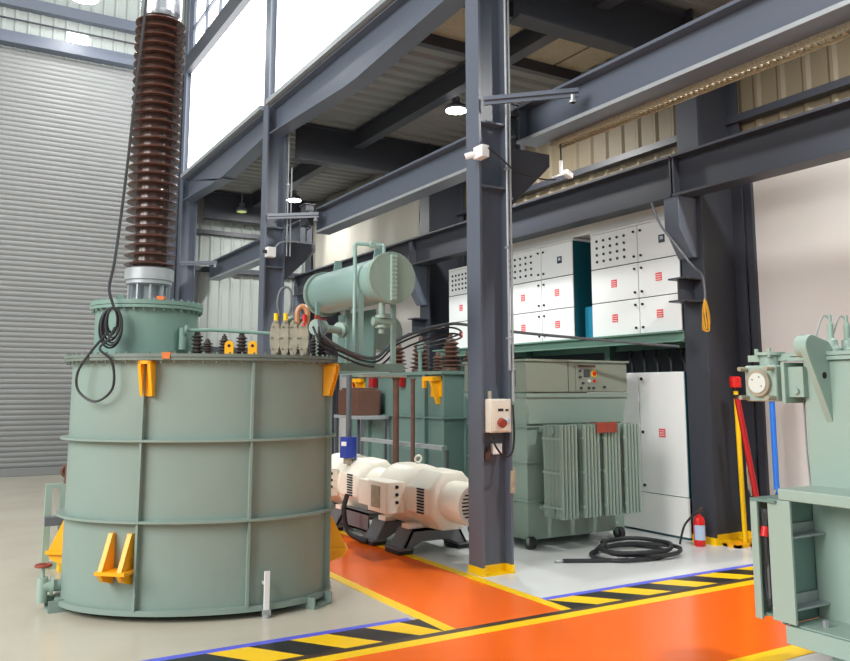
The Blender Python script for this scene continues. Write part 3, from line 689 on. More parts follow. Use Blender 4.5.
# ================================================================== VOLTAGE STABILISER
ST = thing('stabiliser', 'grey-green oil-filled unit on wheels with finned radiators and control box on top', 'transformer', (5.66, 7.33, 0), 0)
w_, d_ = 1.42, 1.12
MB().box(0, w_, 0, d_, 0.09, 1.63).prism([(0.004, 1.34), (w_ - 0.004, 1.34), (w_ - 0.004, 1.45), (w_ + 0.06, 1.628), (-0.06, 1.628), (0.004, 1.45)], 'y', -0.05, d_ - 0.01).build('tank', 'stab_green', ST)
for z in (0.49, 0.91, 1.30): MB().box(-0.03, w_ + 0.03, -0.03, d_ + 0.03, z, z + 0.015).build('band', 'stab_green', ST)
MB().box(-0.05, w_ + 0.05, -0.07, d_ + 0.05, 1.63, 1.675).build('cover', 'stab_green', ST)
cb = MB().box(-0.05, w_ + 0.05, -0.07, d_ + 0.05, 1.685, 2.03).build('control_box', 'box_green', ST, bevel=0.012)
MB().box(-0.07, w_ + 0.07, -0.09, d_ + 0.07, 2.03, 2.055).build('box_lid', 'box_green', cb)
MB().box(0.55, 0.556, -0.073, -0.069, 1.69, 2.03).build('door_seam', 'slot', cb)
lv = MB()
for k in range(8): lv.box(-0.056, -0.048, 0.12, 0.36, 1.75 + 0.025 * k, 1.758 + 0.025 * k)
lv.build('louvre', 'slot', cb)
MB().box(0.66, 1.02, -0.078, -0.068, 1.70, 2.01).build('instrument_panel', 'box_green', cb)
MB().box(0.70, 0.96, -0.084, -0.076, 1.975, 2.0).build('nameplate', 'brown', cb)
MB().box(0.78, 0.87, -0.085, -0.076, 1.86, 1.945).build('display', 'glass_dark', cb)
def knob(name, m, x, z, r): return MB().cyl((x, -0.10, z), (x, -0.076, z), r, n=16).build(name, m, cb)
knob('emergency_button', 'red', 0.935, 1.90, 0.024); MB().cyl((0.935, -0.084, 1.90), (0.935, -0.076, 1.90), 0.042, n=20).build('button_collar', 'yellow', cb)
knob('push_button', 'red', 0.935, 1.815, 0.018); knob('push_button', 'white', 0.85, 1.815, 0.016)
for x, z in ((0.72, 1.93), (0.72, 1.86), (0.76, 1.79), (0.73, 1.735), (0.85, 1.735), (0.92, 1.735), (1.09, 1.745)): knob('pilot_lamp', 'glass_dark', x, z, 0.015)
for x, y in ((0.0, -0.02), (1.3, -0.02), (0.0, 1.1), (1.3, 1.1)):
    wl = MB().cyl((x - 0.02, y, 0.065), (x + 0.05, y, 0.065), 0.065, n=24).build('wheel', 'rubber', ST)
    MB().cyl((x - 0.025, y, 0.065), (x + 0.055, y, 0.065), 0.028, n=14).build('hub', 'steel_grey', wl)
    MB().box(x - 0.03, x + 0.06, y - 0.02, y + 0.02, 0.065, 0.12).build('fork', 'stab_green', ST)
MB().tube([(w_ - 0.1, -0.02, 1.22), (w_ - 0.1, -0.10, 1.22), (w_ - 0.02, -0.10, 1.30)], 0.025).cyl((w_ - 0.12, -0.10, 1.17), (w_ - 0.12, -0.10, 1.27), 0.03).build('drain_cock', 'light_green', ST)
# radiators: four banks of pressed panels
def radiator(x0, n, pitch):
    r = None
    for k in range(n):
        x = x0 + k * pitch; pts_ = []
        N = 25
        for i in range(N + 1):
            y = -0.50 + 0.32 * i / N; pts_.append((x - 0.006 - 0.012 * abs(math.sin(PI * 5 * i / N)) ** 0.6, y))
        back = [(2 * x - a, y) for a, y in reversed(pts_)]
        mb_ = MB().prism(pts_ + back, 'z', 0.36, 1.335)
        o = mb_.build('radiator_panel', 'stab_green', r)if r else None
        if r is None: r = mb_.build('radiator', 'stab_green', ST)
    for z in (0.42, 1.27): MB().cyl((x0 - 0.03, -0.34, z), (x0 + (n - 1) * pitch + 0.03, -0.34, z), 0.045, n=16).cyl((x0 + (n - 1) * pitch / 2, -0.34, z), (x0 + (n - 1) * pitch / 2, 0, z), 0.035, n=14).build('header_pipe', 'stab_green', r)
    b2 = MB()
    for z in (0.46, 0.82, 1.18): b2.box(x0 - 0.03, x0 - 0.018, -0.49, -0.19, z, z + 0.025)
    b2.build('strap', 'light_green', r)
for x0 in (0.09, 0.41, 0.71, 1.01): radiator(x0, 5, 0.048)
MB().box(0.55, 0.84, -0.53, -0.515, 1.25, 1.35).box(0.55, 0.84, -0.53, -0.42, 1.35, 1.358).build('rating_plate', 'rust_red', ST)

# ================================================================== CABINETS
def cabinet(name, label, y0, y1, z0, z1, ysplit, rows, lamps=True, side='teal', group=None):
    c = thing(name, label, 'cabinet', (7.57, y0, z0), 0, group)
    H_ = z1 - z0; W_ = y1 - y0
    MB().box(0.012, 0.56, 0, W_, 0, H_).build('carcass', side, c, bevel=0.004)
    MB().box(0.006, 0.012, 0, W_, 0, H_).build('front_frame', 'slot', c)
    MB().box(-0.005, 0.57, -0.01, W_ + 0.01, H_, H_ + 0.03).build('top_panel', 'white', c)
    zs = [0] + [r - z0 for r in rows] + [H_]
    for ci, (a, b_) in enumerate(((0, ysplit - y0), (ysplit - y0, W_))):
        for ri in range(len(zs) - 1):
            za, zb = zs[ri], zs[ri + 1]
            d = MB().box(-0.012, 0.006, a + 0.006, b_ - 0.006, za + 0.006, zb - 0.006).build('door', 'door_white', c, bevel=0.003)
            ye = b_ - 0.06 if ci == 0 else a + 0.06
            for zz in (za + 0.08, zb - 0.08): MB().cyl((-0.03, ye, zz), (-0.012, ye, zz), 0.016, n=12).build('door_lock', 'slot', d)
            yc, zc = (a + b_) / 2, (za + zb) / 2
            top = ri == len(zs) - 2
            if lamps and top and ci == 1:
                first = None
                for i in range(5):
                    for j in range(4):
                        yy, zz = b_ - 0.13 - (b_ - a - 0.36) * i / 4, zb - 0.10 - (zb - za - 0.20) * j / 3
                        if first is None:
                            first = MB().cyl((-0.024, 0, 0), (-0.012, 0, 0), 0.019, n=12).build('indicator_lamp', 'glass_dark', d); l_ = first
                        else:
                            l_ = first.copy(); COL.objects.link(l_); l_.parent = d
                        l_.location = (0, yy, zz)
            elif lamps and top:
                MB().box(-0.016, -0.012, yc - 0.12, yc - 0.02, zc - 0.05, zc + 0.05).use('glass_dark').build('meter', 'glass_dark', d)
                MB().box(-0.018, -0.016, yc - 0.095, yc - 0.045, zc - 0.01, zc + 0.03).build('meter_face', 'blue_label', d)
            else:
                lb = MB().use('label_red').box(-0.015, -0.012, yc - 0.05, yc + 0.05, zc - 0.045, zc + 0.055).use('label_white')
                for q in range(3): lb.box(-0.0155, -0.015, yc - 0.04, yc + 0.04, zc - 0.03 + 0.028 * q, zc - 0.022 + 0.028 * q)
                lb.build('warning_label', None, d)
    return c
PZ = 2.41
G1 = 'white panels on the green platform'
cabinet('switch_cabinet', 'white six-door cabinet on the green platform, next to the rear dark column', 6.76, 8.31, PZ, 3.80, 7.44, (2.86, 3.32), group=G1)
cabinet('switch_cabinet', 'white six-door cabinet in the middle of the green platform, dark teal side showing', 8.68, 10.27, PZ, 3.80, 9.38, (2.86, 3.32), group=G1)
cabinet('switch_cabinet', 'farthest white six-door cabinet on the green platform, mostly behind the front column', 10.45, 11.92, PZ, 3.76, 11.15, (2.86, 3.32), group=G1)
tag(MB().box(7.72, 8.1, 8.42, 8.62, PZ, 2.86).box(7.70, 7.72, 8.43, 8.61, PZ + 0.02, 2.84).build('small_box', 'lit_teal', bevel=0.005), 'bright blue block painting the lit lower part of the teal cabinet side', 'box')  # added block, paints the lit lower part of the teal cabinet side
tag(MB().box(7.66, 8.0, 6.78, 10.6, 3.86, 4.10).box(7.62, 8.04, 6.76, 10.62, 4.10, 4.12).build('cable_duct', 'white'), 'pale cable duct running above the white platform cabinets', 'duct')
for zz_, yy_ in ((3.83, 7.0), (3.83, 8.0), (3.83, 9.0), (3.83, 10.0)): pass
# green steel platform
pf = thing('steel_platform', 'green steel platform carrying the row of white cabinets', 'platform', (7.5, 6.74, 0), 0)
MB().box(0.05, 0.07, 0, 5.6, 2.29, PZ - 0.02).box(0, 0.12, 0, 5.6, 2.28, 2.30).build('front_beam', 'platform_green', pf)
MB().box(-0.02, 0.82, 0, 5.6, PZ - 0.02, PZ).build('deck_plate', 'platform_green', pf)
for y in (0.02, 1.78, 3.65, 5.48):
    for x in (0.55, ): MB().box(x, x + 0.1, y, y + 0.1, 0, PZ - 0.02).build('post', 'platform_green', pf)
MB().box(0.70, 0.81, 0, 5.6, 2.25, PZ - 0.02).build('rear_beam', 'platform_green', pf)
# lower cabinets
def low_cab(label, y0, y1, ys):
    c = thing('distribution_cabinet', label, 'cabinet', (7.57, y0, 0), 0)
    W_ = y1 - y0
    MB().box(0.0, 0.44, 0, W_, 0.0, 1.93).build('carcass', 'teal', c, bevel=0.004)
    MB().box(-0.03, 0.44, 0, W_, 0.03, 0.47).build('plinth', 'white', c)
    e = [0] + ys + [W_]
    for a, b_ in zip(e, e[1:]):
        d = MB().box(-0.02, 0, a + 0.005, b_ - 0.005, 0.48, 1.925).build('door', 'door_white', c, bevel=0.003)
        for zz in (0.56, 1.20, 1.85): MB().cyl((-0.035, b_ - 0.05, zz), (-0.02, b_ - 0.05, zz), 0.018, n=12).build('door_lock', 'slot', d)
        lb = MB().use('label_red').box(-0.023, -0.02, (a + b_) / 2 - 0.05, (a + b_) / 2 + 0.05, 1.15, 1.25).use('label_white')
        for q in range(3): lb.box(-0.0235, -0.023, (a + b_) / 2 - 0.04, (a + b_) / 2 + 0.04, 1.17 + 0.026 * q, 1.178 + 0.026 * q)
        lb.build('warning_label', None, d)
    for k in range(5): MB().tube(smooth([(0.2, 0.15 + k * 0.22, 1.93), (0.22, 0.18 + k * 0.22, 2.05 + 0.03 * (k % 2)), (0.3, 0.3 + k * 0.22, 2.12), (0.34, 0.32 + k * 0.22, 2.22)]), 0.025).build('cable', 'rubber', c)
    return c
low_cab('tall white cabinet with teal side standing on the floor under the platform', 6.77, 8.45, [0.72])

# ================================================================== RIGHT TRANSFORMER
RT = thing('transformer', 'pale green transformer cut off by the picture edge, standing on the yellow line', 'transformer', (5.0, 3.4, 0), 0)
MB().box(-0.03, 1.3, -2.6, 0.03, 0.24, 1.90).build('tank', 'light_green', RT, bevel=0.01)
MB().box(-0.06, 1.38, -2.66, 0.12, 1.90, 1.925).box(-0.06, 1.38, -2.66, 0.12, 1.93, 1.955).build('cover', 'light_green', RT)
MB().box(-0.36, 0.06, -2.5, 0.03, 0.15, 0.26).box(-0.34, 0.06, -2.5, 0.01, 0.26, 0.27).build('base_frame', 'light_green', RT, bevel=0.008)
MB().box(-0.25, -0.05, -0.45, -0.2, 0, 0.17).box(-0.25, 1.2, -2.4, -2.1, 0, 0.17).box(0.2, 1.2, -0.45, -0.15, 0, 0.17).build('skid', 'stab_green', RT)
for k in range(3): MB().cyl((-0.22, -0.15 - 0.3 * k, 0.26), (-0.22, -0.15 - 0.3 * k, 0.31), 0.02, n=6).build('bolt', 'galv', RT)
MB().box(-0.38, 0.04, -2.3, 0.02, 1.02, 1.09).build('shelf', 'light_green', RT, bevel=0.006)
# open marshalling box hanging under the shelf
bx = MB().box(-0.38, -0.362, -0.06, 0.10, 0.28, 1.018).build('front_plate', 'light_green', RT)
MB().box(-0.40, -0.382, 0.165, 0.199, 0.27, 0.995).box(-0.40, 0.0, 0.20, 0.215, 0.27, 0.995).build('rear_plate', 'light_green', RT)
MB().box(-0.40, -0.03, 0.03, 0.215, 0.997, 1.015).box(-0.36, 0.08, 0.032, 0.05, 0.26, 1.015).box(-0.36, -0.03, 0.06, 0.19, 0.29, 0.305).build('box_frame', 'deep_green', RT)
for z in (0.36, 0.79): MB().box(-0.355, -0.035, -0.06, 0.03, z, z + 0.012).box(-0.355, -0.035, 0.018, 0.03, z + 0.012, z + 0.075).build('angle_bracket', 'galv', RT)
cbn = MB()
for k in range(3): cbn.tube(smooth([(-0.36, 0.12 + 0.015 * k, 0.95), (-0.37, 0.13, 0.7), (-0.35, 0.12 + 0.02 * k, 0.5), (-0.36, 0.13, 0.35)]), 0.016)
cbn.build('wire_bundle', 'rubber', RT)
MB().cyl((-0.385, 0.13, 0.78), (-0.37, 0.13, 0.84), 0.025).build('red_connector', 'red', RT)
MB().box(-0.375, -0.365, 0.115, 0.13, 0.40, 0.95).build('terminal_strip', 'cable_grey', RT)
# lifting lug plate with its round hub
hub = (-0.19, 1.985)
pl_ = [(0.02, 1.60), (0.02, 1.97), (-0.02, 2.02)] + [(hub[0] + 0.075 * math.cos(a), hub[1] + 0.075 * math.sin(a)) for a in [math.radians(60 + 15 * k) for k in range(11)]] + [(-0.235, 1.90), (-0.03, 1.50), (0.02, 1.42)]
lg = MB().prism(pl_, 'y', -0.16, -0.115).build('lifting_lug', 'light_green', RT, bevel=0.004)
MB().cyl((-0.09, -0.162, 1.80), (-0.09, -0.113, 1.80), 0.022).build('lug_hole', 'slot', lg)
MB().cyl((hub[0], -0.115, hub[1]), (hub[0], -0.07, hub[1]), 0.072, n=28).build('lug_hub', 'light_green', lg)
# square relay housing with round sight glass
hs = MB().box(-0.14, 0.12, 0.16, 0.41, 1.63, 1.875).build('relay_housing', 'light_green', RT, bevel=0.012)
MB().cyl((-0.17, 0.285, 1.755), (-0.14, 0.285, 1.755), 0.092, n=36).build('glass_ring', 'tan', hs)
MB().cyl((-0.177, 0.285, 1.755), (-0.17, 0.285, 1.755), 0.068, n=32).build('sight_glass', 'glass_pale', hs)
MB().box(-0.03, 0.10, 0.12, 0.46, 1.905, 1.95).build('cover_rail', 'light_green', RT)
gb = MB()
for a_ in range(3):
    a = 0.5 + a_ * PI / 2; gb.cyl((-0.182, 0.285 + 0.04 * math.cos(a), 1.755 + 0.045 * math.sin(a)), (-0.175, 0.285 + 0.04 * math.cos(a), 1.755 + 0.045 * math.sin(a)), 0.004, n=6)
gb.build('gauge_mark', 'slot', hs)
for y_, z_ in ((0.18, 1.655), (0.39, 1.655), (0.18, 1.85), (0.39, 1.85)): MB().cyl((-0.22, y_, z_), (-0.12, y_, z_), 0.016, n=10).build('stud', 'tan', hs)
MB().cyl((-0.02, 0.285, 1.875), (-0.02, 0.285, 1.945), 0.07).cyl((-0.02, 0.285, 1.945), (-0.02, 0.285, 1.965), 0.10).cyl((-0.09, 0.24, 1.93), (-0.09, 0.24, 1.99), 0.014).cyl((-0.09, 0.34, 1.93), (-0.09, 0.34, 1.99), 0.014).build('relay_top', 'light_green', hs)
MB().box(-0.08, 0.12, 0.0, 0.16, 1.66, 1.86).box(-0.12, 0.16, 0.11, 0.135, 1.62, 1.89).cyl((-0.1, 0.05, 1.70), (-0.06, 0.05, 1.70), 0.02).build('relay_pipe', 'light_green', RT)
for x, y in ((0.22, -0.02), (0.36, -0.05)):
    tb_ = MB().revolve([(0.06, 0), (0.06, 0.03), (0.045, 0.05), (0.04, 0.09), (0.02, 0.10), (0.02, 0.20), (0.012, 0.21), (0.012, 0.26)], (x, y, 1.955), (0, 0, 1), 16).build('cover_terminal', 'light_green', RT)
    MB().tube(smooth([(x, y, 2.19), (x - 0.05, y + 0.02, 2.20), (x - 0.11, y + 0.05, 2.03), (x - 0.13, y + 0.06, 1.96)]), 0.006, 6).build('wire', 'galv', tb_)
MB().cyl((0.42, -0.12, 2.0), (0.9, -0.3, 2.0), 0.035).build('cover_bar', 'brown', RT)
MB().tube(smooth([(0.06, 0.10, 1.68), (0.03, 0.08, 1.3), (0.04, 0.06, 0.9), (0.0, 0.03, 0.72)]), 0.008, 6).build('hanging_wire', 'galv', RT)
MB().tube(smooth([(0.10, 0.10, 1.68), (0.09, 0.09, 1.35), (0.10, 0.06, 0.95)]), 0.008, 6).build('hanging_wire', 'white', RT)

# ================================================================== SMALL THINGS
# fire extinguisher
FE = thing('fire_extinguisher', 'red fire extinguisher with pale label standing beside the white floor cabinet', 'fire extinguisher', (7.40, 6.50, 0), 0)
fb_ = MB().revolve([(0.055, 0), (0.062, 0.01), (0.064, 0.05), (0.064, 0.27), (0.055, 0.305), (0.03, 0.325), (0.022, 0.33), (0.022, 0.345)], (0, 0, 0), (0, 0, 1), 32).build('cylinder', 'red', FE)
vs_, fs = [], []
for i in range(13):
    a = math.radians(170 + 120 * i / 12)
    for z in (0.07, 0.23): vs_.append((0.0655 * math.cos(a), 0.0655 * math.sin(a), z))
for i in range(12): fs.append((2 * i, 2 * i + 2, 2 * i + 3, 2 * i + 1))
MB().add(vs_, fs).build('paper_label', 'blue_label', fb_)
MB().cyl((0, 0, 0.345), (0, 0, 0.375), 0.02).obox((0.03, 0, 0.385), (0.10, 0.018, 0.015), 0.3, 0, -0.5).obox((0.03, 0, 0.37), (0.09, 0.018, 0.012), 0.3, 0, 0.1).build('valve_handle', 'brown', FE)
MB().tube(smooth([(-0.02, 0, 0.36), (-0.10, 0.0, 0.33), (-0.19, 0.03, 0.24), (-0.23, 0.05, 0.12), (-0.25, 0.06, 0.03)]), 0.012).build('hose', 'rubber', FE)
# coiled hose on the floor
ho = []
for k in range(76):
    a = k * 2 * PI / 25 + 2.2; rr = 0.36 + 0.06 * math.sin(k * 0.37) + 0.02 * (k % 25) / 25
    ho.append((6.38 + 1.18 * rr * math.cos(a) + 0.05 * (k // 25), 6.50 + 0.92 * rr * math.sin(a), 0.024 + 0.032 * (k // 25) + 0.006 * math.sin(k)))
tail = smooth([(5.50, 6.57, 0.022), (5.65, 6.49, 0.022), (5.85, 6.38, 0.022), (6.02, 6.30, 0.022), (6.10, 6.28, 0.024)])
hz_ = thing('air_hose', 'black hose lying coiled on the pale floor in front of the wheeled unit', 'hose', (6.4, 6.5, 0), 0)
MB().tube(ho, 0.022, 8).build('coil', 'rubber', hz_, world=True)
MB().tube(tail, 0.020, 8).build('tail', 'rubber', hz_, world=True)
MB().cyl((5.42, 6.60, 0.02), (5.52, 6.56, 0.02), 0.012).build('nozzle', 'galv', hz_, world=True)

# poles beside the rear column
YP = thing('barrier_post', 'yellow post with red lamp head on a yellow base by the rear column', 'post', (7.87, 6.27, 0), 0)
MB().cyl((0, 0, 0.03), (0.0, 0.03, 1.70), 0.027).build('post', 'yellow', YP)
bp = MB().box(-0.25, 0.22, -0.10, -0.04, 0, 0.035).box(-0.25, 0.22, 0.04, 0.10, 0, 0.035).box(-0.05, 0.05, -0.10, 0.10, 0, 0.04).box(-0.25, -0.18, -0.10, 0.10, 0, 0.0345)
bp.build('base', 'lug_yellow', YP)
MB().cyl((0.0, 0.03, 1.70), (0.0, 0.03, 1.74), 0.035).build('lamp_base', 'slot', YP)
MB().revolve([(0.062, 0), (0.065, 0.02), (0.065, 0.11), (0.05, 0.125)], (0.0, 0.03, 1.74), (0, 0, 1), 24).build('lamp_head', 'red', YP)
rp_ = thing('leaning_pole', 'red pole leaning between the yellow post and the blue pole', 'pole', (7.83, 5.97, 0), 0)
MB().cyl((0, 0, 0), (-0.14, 0.17, 1.62), 0.032).build('pole', 'dark_red', rp_)
MB().cyl((-0.14, 0.17, 1.62), (-0.143, 0.174, 1.66), 0.036).build('end_cap', 'slot', rp_)
bp_ = thing('blue_pole', 'upright blue pole with yellow top band behind the pale green transformer', 'pole', (8.03, 5.95, 0), 0)
MB().cyl((0, 0, 0.0), (0, 0, 1.60), 0.03).build('pole', 'blue_pole', bp_)
MB().box(-0.10, 0.10, -0.03, 0.03, 1.60, 1.66).build('top_band', 'lug_yellow', bp_)
MB().cyl((0, 0, 0), (0, 0, 0.02), 0.12).build('foot', 'slot', bp_)
MB().tube(smooth([(-0.03, 0.0, 0.62), (-0.08, -0.02, 0.58), (-0.07, 0.0, 0.5)]), 0.012).build('rope_tie', 'tan', bp_)
rk = MB()
for k in range(5): rk.tube(smooth([(7.89 + 0.01 * k, 6.21, 0.92), (7.87 + 0.012 * k, 6.20, 0.8), (7.88 + 0.01 * k, 6.20, 0.62 - 0.02 * k)]), 0.008, 6)
tag(rk.build('rope_hank', 'tan'), 'tan rope hank tied on the yellow post', 'rope')

# power socket box on the front column
SX = thing('socket_box', 'off-white power socket box with red socket mounted on the front column', 'socket box', (4.51, 6.39, 1.31), 0)
MB().box(0, 0.245, 0, 0.16, 0.0, 0.315).build('enclosure', 'off_white', SX, bevel=0.008)
MB().box(0.012, 0.215, -0.012, 0, 0.015, 0.30).build('cover', 'off_white', SX, bevel=0.004)
MB().cyl((0.11, -0.012, 0.10), (0.11, -0.055, 0.085), 0.042, n=24).build('red_socket', 'rust_red', SX)
MB().cyl((0.19, -0.012, 0.11), (0.19, -0.035, 0.105), 0.024, n=20).build('blue_socket', 'blue_label', SX)
MB().box(0.08, 0.14, -0.016, -0.012, 0.20, 0.225).build('breaker', 'slot', SX)
MB().box(0.165, 0.20, -0.016, -0.012, 0.20, 0.22).build('breaker', 'slot', SX)
MB().cyl((0.05, 0.08, 0.315), (0.05, 0.08, 0.39), 0.02).build('gland', 'tan', SX)
MB().tube(smooth([(0.05, 0.08, 0.0), (0.06, 0.0, -0.13), (0.14, -0.02, -0.22), (0.23, -0.02, -0.19), (0.262, -0.015, -0.03), (0.255, -0.015, 0.2), (0.255, -0.01, 0.26)]), 0.010).build('cable', 'slot', SX)
tag(MB().box(4.62, 4.72, 6.50, 6.553, 1.10, 1.20).box(4.63, 4.71, 6.495, 6.50, 1.11, 1.19).build('switch_box', 'white', bevel=0.003), 'small white switch below the power socket box on the front column', 'switch')
tag(MB().box(4.53, 4.59, 6.51, 6.553, 1.05, 1.13).cyl((4.56, 6.51, 1.13), (4.56, 6.53, 1.17), 0.012).build('plug', 'brown', bevel=0.003), 'brown plug hanging beside the small white switch on the front column', 'plug')
bh = MB().obox((4.80, 6.44, 0.86), (0.055, 0.03, 0.17), 0, 0, 0.06).obox((4.795, 6.44, 0.76), (0.05, 0.035, 0.05)).cyl((4.805, 6.44, 0.94), (4.807, 6.44, 0.98), 0.008)
tag(bh.build('wooden_tool', 'tan', bevel=0.008), 'brown wooden handle hanging on the edge of the front column', 'handle')

# conduits on the columns
for x, y, z0_, z1_, lab in ((4.825, 6.45, 1.6, 8.0, 'grey conduit running up the front column beside the socket box'), (4.785, 6.448, 1.9, 8.0, 'thinner inner conduit running up the front column beside its twin'), (4.82, 12.58, 3.9, 6.0, 'grey conduit pair on the second column behind the brown bushing')):
    mb = MB().tube([(x, y, z0_), (x, y, z1_)], 0.013, 8)
    if lab.endswith('bushing'): mb.tube([(x + 0.06, y, z0_), (x + 0.06, y, z1_ - 0.6)], 0.013, 8)
    for z in (z0_ + 0.3, z0_ + 1.2, z0_ + 2.0): mb.box(x - 0.02, x + 0.02, y - 0.016, y + 0.03, z, z + 0.02)
    tag(mb.build('conduit', 'galv'), lab, 'conduit')

# tie arms from columns to crane beam
def arm(a, b_, label):
    a, b_ = Vector(a), Vector(b_); d = b_ - a
    t = thing('tie_arm', label, 'bracket', tuple(a), 0)
    mb = MB(); mid = (a + b_) / 2 - a
    mb.obox(mid, (d.length, 0.03, 0.09), math.atan2(d.y, d.x), 0, -math.asin(d.z / d.length)); mb.obox(mid - Vector((0, 0, 0)), (d.length, 0.09, 0.012), math.atan2(d.y, d.x), 0, -math.asin(d.z / d.length))
    mb.build('arm', 'steel', t)
    MB().cyl(d * 0.94 - Vector((0, 0, 0.10)), d * 0.94 - Vector((0, 0, 0.02)), 0.025, n=8).cyl(d * 0.94 - Vector((0, 0, 0.10)), d * 0.94 - Vector((0, 0, 0.08)), 0.04, n=8).build('bolt', 'galv', t)
arm((4.49, 6.42, 4.555), (5.16, 5.78, 4.565), 'steel tie arm with hanging bolt reaching from the front column to the beam')
arm((4.49, 12.60, 4.53), (5.16, 12.06, 4.53), 'steel tie arm on the second column, behind the brown bushing')
arm((4.49, 18.15, 4.5), (5.16, 17.65, 4.5), 'steel tie arm at the far corner column by the shutter wall')
for yc in (6.85, 12.35):
    mb = MB().box(5.0, 5.14, yc - 0.12, yc + 0.10, 4.38, 4.72).box(4.98, 5.16, yc - 0.14, yc + 0.12, 4.72, 4.74).cyl((5.02, yc - 0.15, 4.60), (5.12, yc - 0.15, 4.60), 0.03).tube(smooth([(5.05, yc - 0.14, 4.55), (5.0, yc - 0.17, 4.45), (5.08, yc - 0.16, 4.35), (5.0, yc - 0.14, 4.28)]), 0.012)
    structure(mb.build('beam_bracket', 'steel_dark'))

# cctv cameras
def cctv(loc, rz, label, name='security_camera'):
    t = thing(name, label, 'camera', loc, rz)
    return t
c1 = cctv((4.455, 6.40, 4.0), 0, 'white security camera and its box on the front column under the tie arm')
MB().box(-0.09, -0.002, -0.12, 0.03, -0.06, 0.06).build('small_box', 'white', c1, bevel=0.006)
MB().revolve([(0.028, 0), (0.033, 0.02), (0.033, 0.08), (0.025, 0.09)], (-0.09, 0.02, -0.01), (-0.8, 0.55, -0.28), 18).build('camera_body', 'white', c1)
MB().cyl((-0.160, 0.068, -0.0345), (-0.168, 0.0735, -0.0372), 0.02, n=14).build('lens', 'slot', c1)
MB().tube(smooth([(-0.02, -0.12, 0.03), (0.15, -0.12, -0.06), (0.35, -0.10, -0.16), (0.70, -0.05, -0.17), (1.0, 0.1, -0.10)]), 0.008, 6).build('cable', 'rubber', c1)
c2 = cctv((5.49, 6.45, 3.99), 0, 'small white camera hanging on a cable below the crane beam near the front column')
MB().obox((0, 0, 0.03), (0.03, 0.03, 0.16)).obox((-0.05, 0, -0.06), (0.13, 0.05, 0.02), 0, 0, -0.4).build('bracket', 'white', c2, bevel=0.003)
MB().obox((0.075, -0.02, -0.03), (0.11, 0.06, 0.06), 0.2, 0, 0.3).build('camera_body', 'white', c2, bevel=0.008)
MB().cyl((0, 0, 0.10), (0, 0, 0.33), 0.008).build('drop_rod', 'slot', c2)
c3 = cctv((4.50, 12.57, 3.93), 0, 'white camera box with conduit on the second column above the drum')
MB().box(-0.05, 0.10, -0.10, 0.02, -0.08, 0.08).build('small_box', 'white', c3, bevel=0.006)
MB().cyl((-0.05, -0.05, 0), (-0.10, -0.09, 0.0), 0.03).build('camera_body', 'slot', c3)
MB().tube(smooth([(0.08, -0.05, 0.06), (0.2, -0.05, 0.18), (0.5, -0.04, 0.22)]), 0.012, 6).build('conduit', 'galv', c3)

# high bay lamps
def bay(x, y, z, label, m='lamp', r=0.17, power=60):
    t = thing('high_bay_lamp', label, 'lamp', (x, y, z), 0)
    MB().revolve([(r, 0), (r * 1.05, 0.03), (r * 0.8, 0.08), (0.06, 0.12), (0.06, 0.2)], (0, 0, 0), (0, 0, 1), 28).build('housing', 'steel_grey', t)
    MB().cyl((0, 0, -0.012), (0, 0, 0.0), r * 0.9, n=28).build('diffuser', m, t)
    MB().cyl((0, 0, 0.2), (0, 0, 6.27 - z if z < 7 else 2.0), 0.012, n=8).build('drop_rod', 'galv', t)
    if power:
        ld = bpy.data.lights.new('lamp_light', 'AREA'); ld.shape = 'DISK'; ld.size = r * 1.7; ld.energy = power; ld.color = (1, 0.98, 0.94)
        o = bpy.data.objects.new('lamp_light', ld); COL.objects.link(o); o.parent = t; o.location = (0, 0, -0.03)
bay(6.42, 9.9, 5.86, 'lit round high bay lamp under the deck nearest the front column', power=190)
bay(6.5, 16.6, 5.86, 'lit round high bay lamp under the deck, farther, right of the second column', power=130)
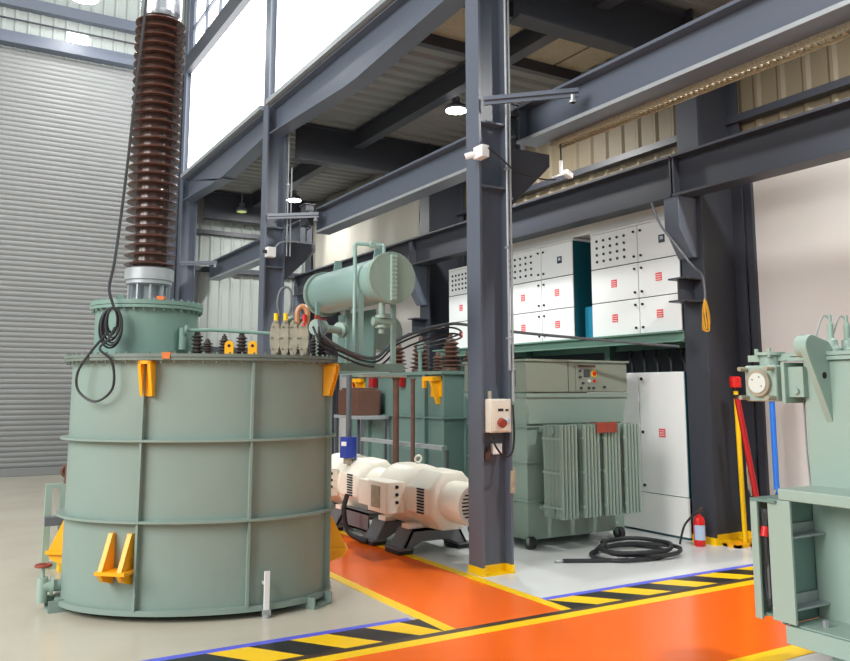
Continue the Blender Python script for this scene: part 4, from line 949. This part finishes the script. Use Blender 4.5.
bay(6.5, 3.4, 5.86, 'unseen high bay lamp added for light under the deck above the pale green transformer', power=190)  # added out of view to brighten the white cabinets
bay(5.8, 18.05, 5.80, 'dim greenish lamp at the far end of the deck by the corner', 'lamp_dim', 0.12, 0)
bay(2.1, 17.3, 9.74, 'bright lamp in front of the wall above the roller shutter', 'lamp', 0.3, 30)

# rope and flex hanging at the rear column corbel
tag(MB().tube(smooth([(7.23, 6.86, 3.93), (7.2, 6.72, 3.66), (7.2, 6.52, 3.40), (7.32, 6.37, 3.12), (7.46, 6.36, 3.02), (7.50, 6.36, 2.86), (7.50, 6.36, 2.72)]), 0.014).build('flex', 'cable_grey'), 'grey flex looping down from the rear column corbel', 'cable')
rb = MB()
for k in range(7):
    a = k * 0.9; rb.tube(smooth([(7.50 + 0.012 * math.cos(a), 6.36, 2.74), (7.50 + 0.035 * math.cos(a), 6.36 + 0.03 * math.sin(a), 2.60), (7.50 + 0.03 * math.cos(a + 0.7), 6.36 + 0.03 * math.sin(a), 2.46 - 0.03 * (k % 3)), (7.50 + 0.02 * math.cos(a), 6.36, 2.40 - 0.03 * (k % 2))]), 0.009, 6)
tag(rb.build('rope_bundle', 'rope'), 'yellow rope bundle hanging from the grey flex on the rear column', 'rope')

# tarpaulin hung between rear columns
tp = []; fs = []
n1, n2 = 40, 10
for i in range(n1 + 1):
    for j in range(n2 + 1):
        y = 13.0 + 5.1 * i / n1 - (0.10 * math.sin(j * 1.3) * (1 if i == 0 else 0)); z = 4.3 + 1.9 * j / n2
        tp.append((7.62 + 0.05 * math.sin(i * 0.7 + j * 0.15), y, z))
for i in range(n1):
    for j in range(n2): a = i * (n2 + 1) + j; fs.append((a, a + 1, a + n2 + 2, a + n2 + 1))
o = MB().add(tp, fs).build('tarpaulin', 'tarp'); sm = o.modifiers.new('thickness', 'SOLIDIFY'); sm.thickness = 0.006
tag(o, 'pale grey tarpaulin hung above the rear girder behind the drum', 'tarpaulin')

for o in list(bpy.data.objects):
    if '_world' in o: del o['_world']
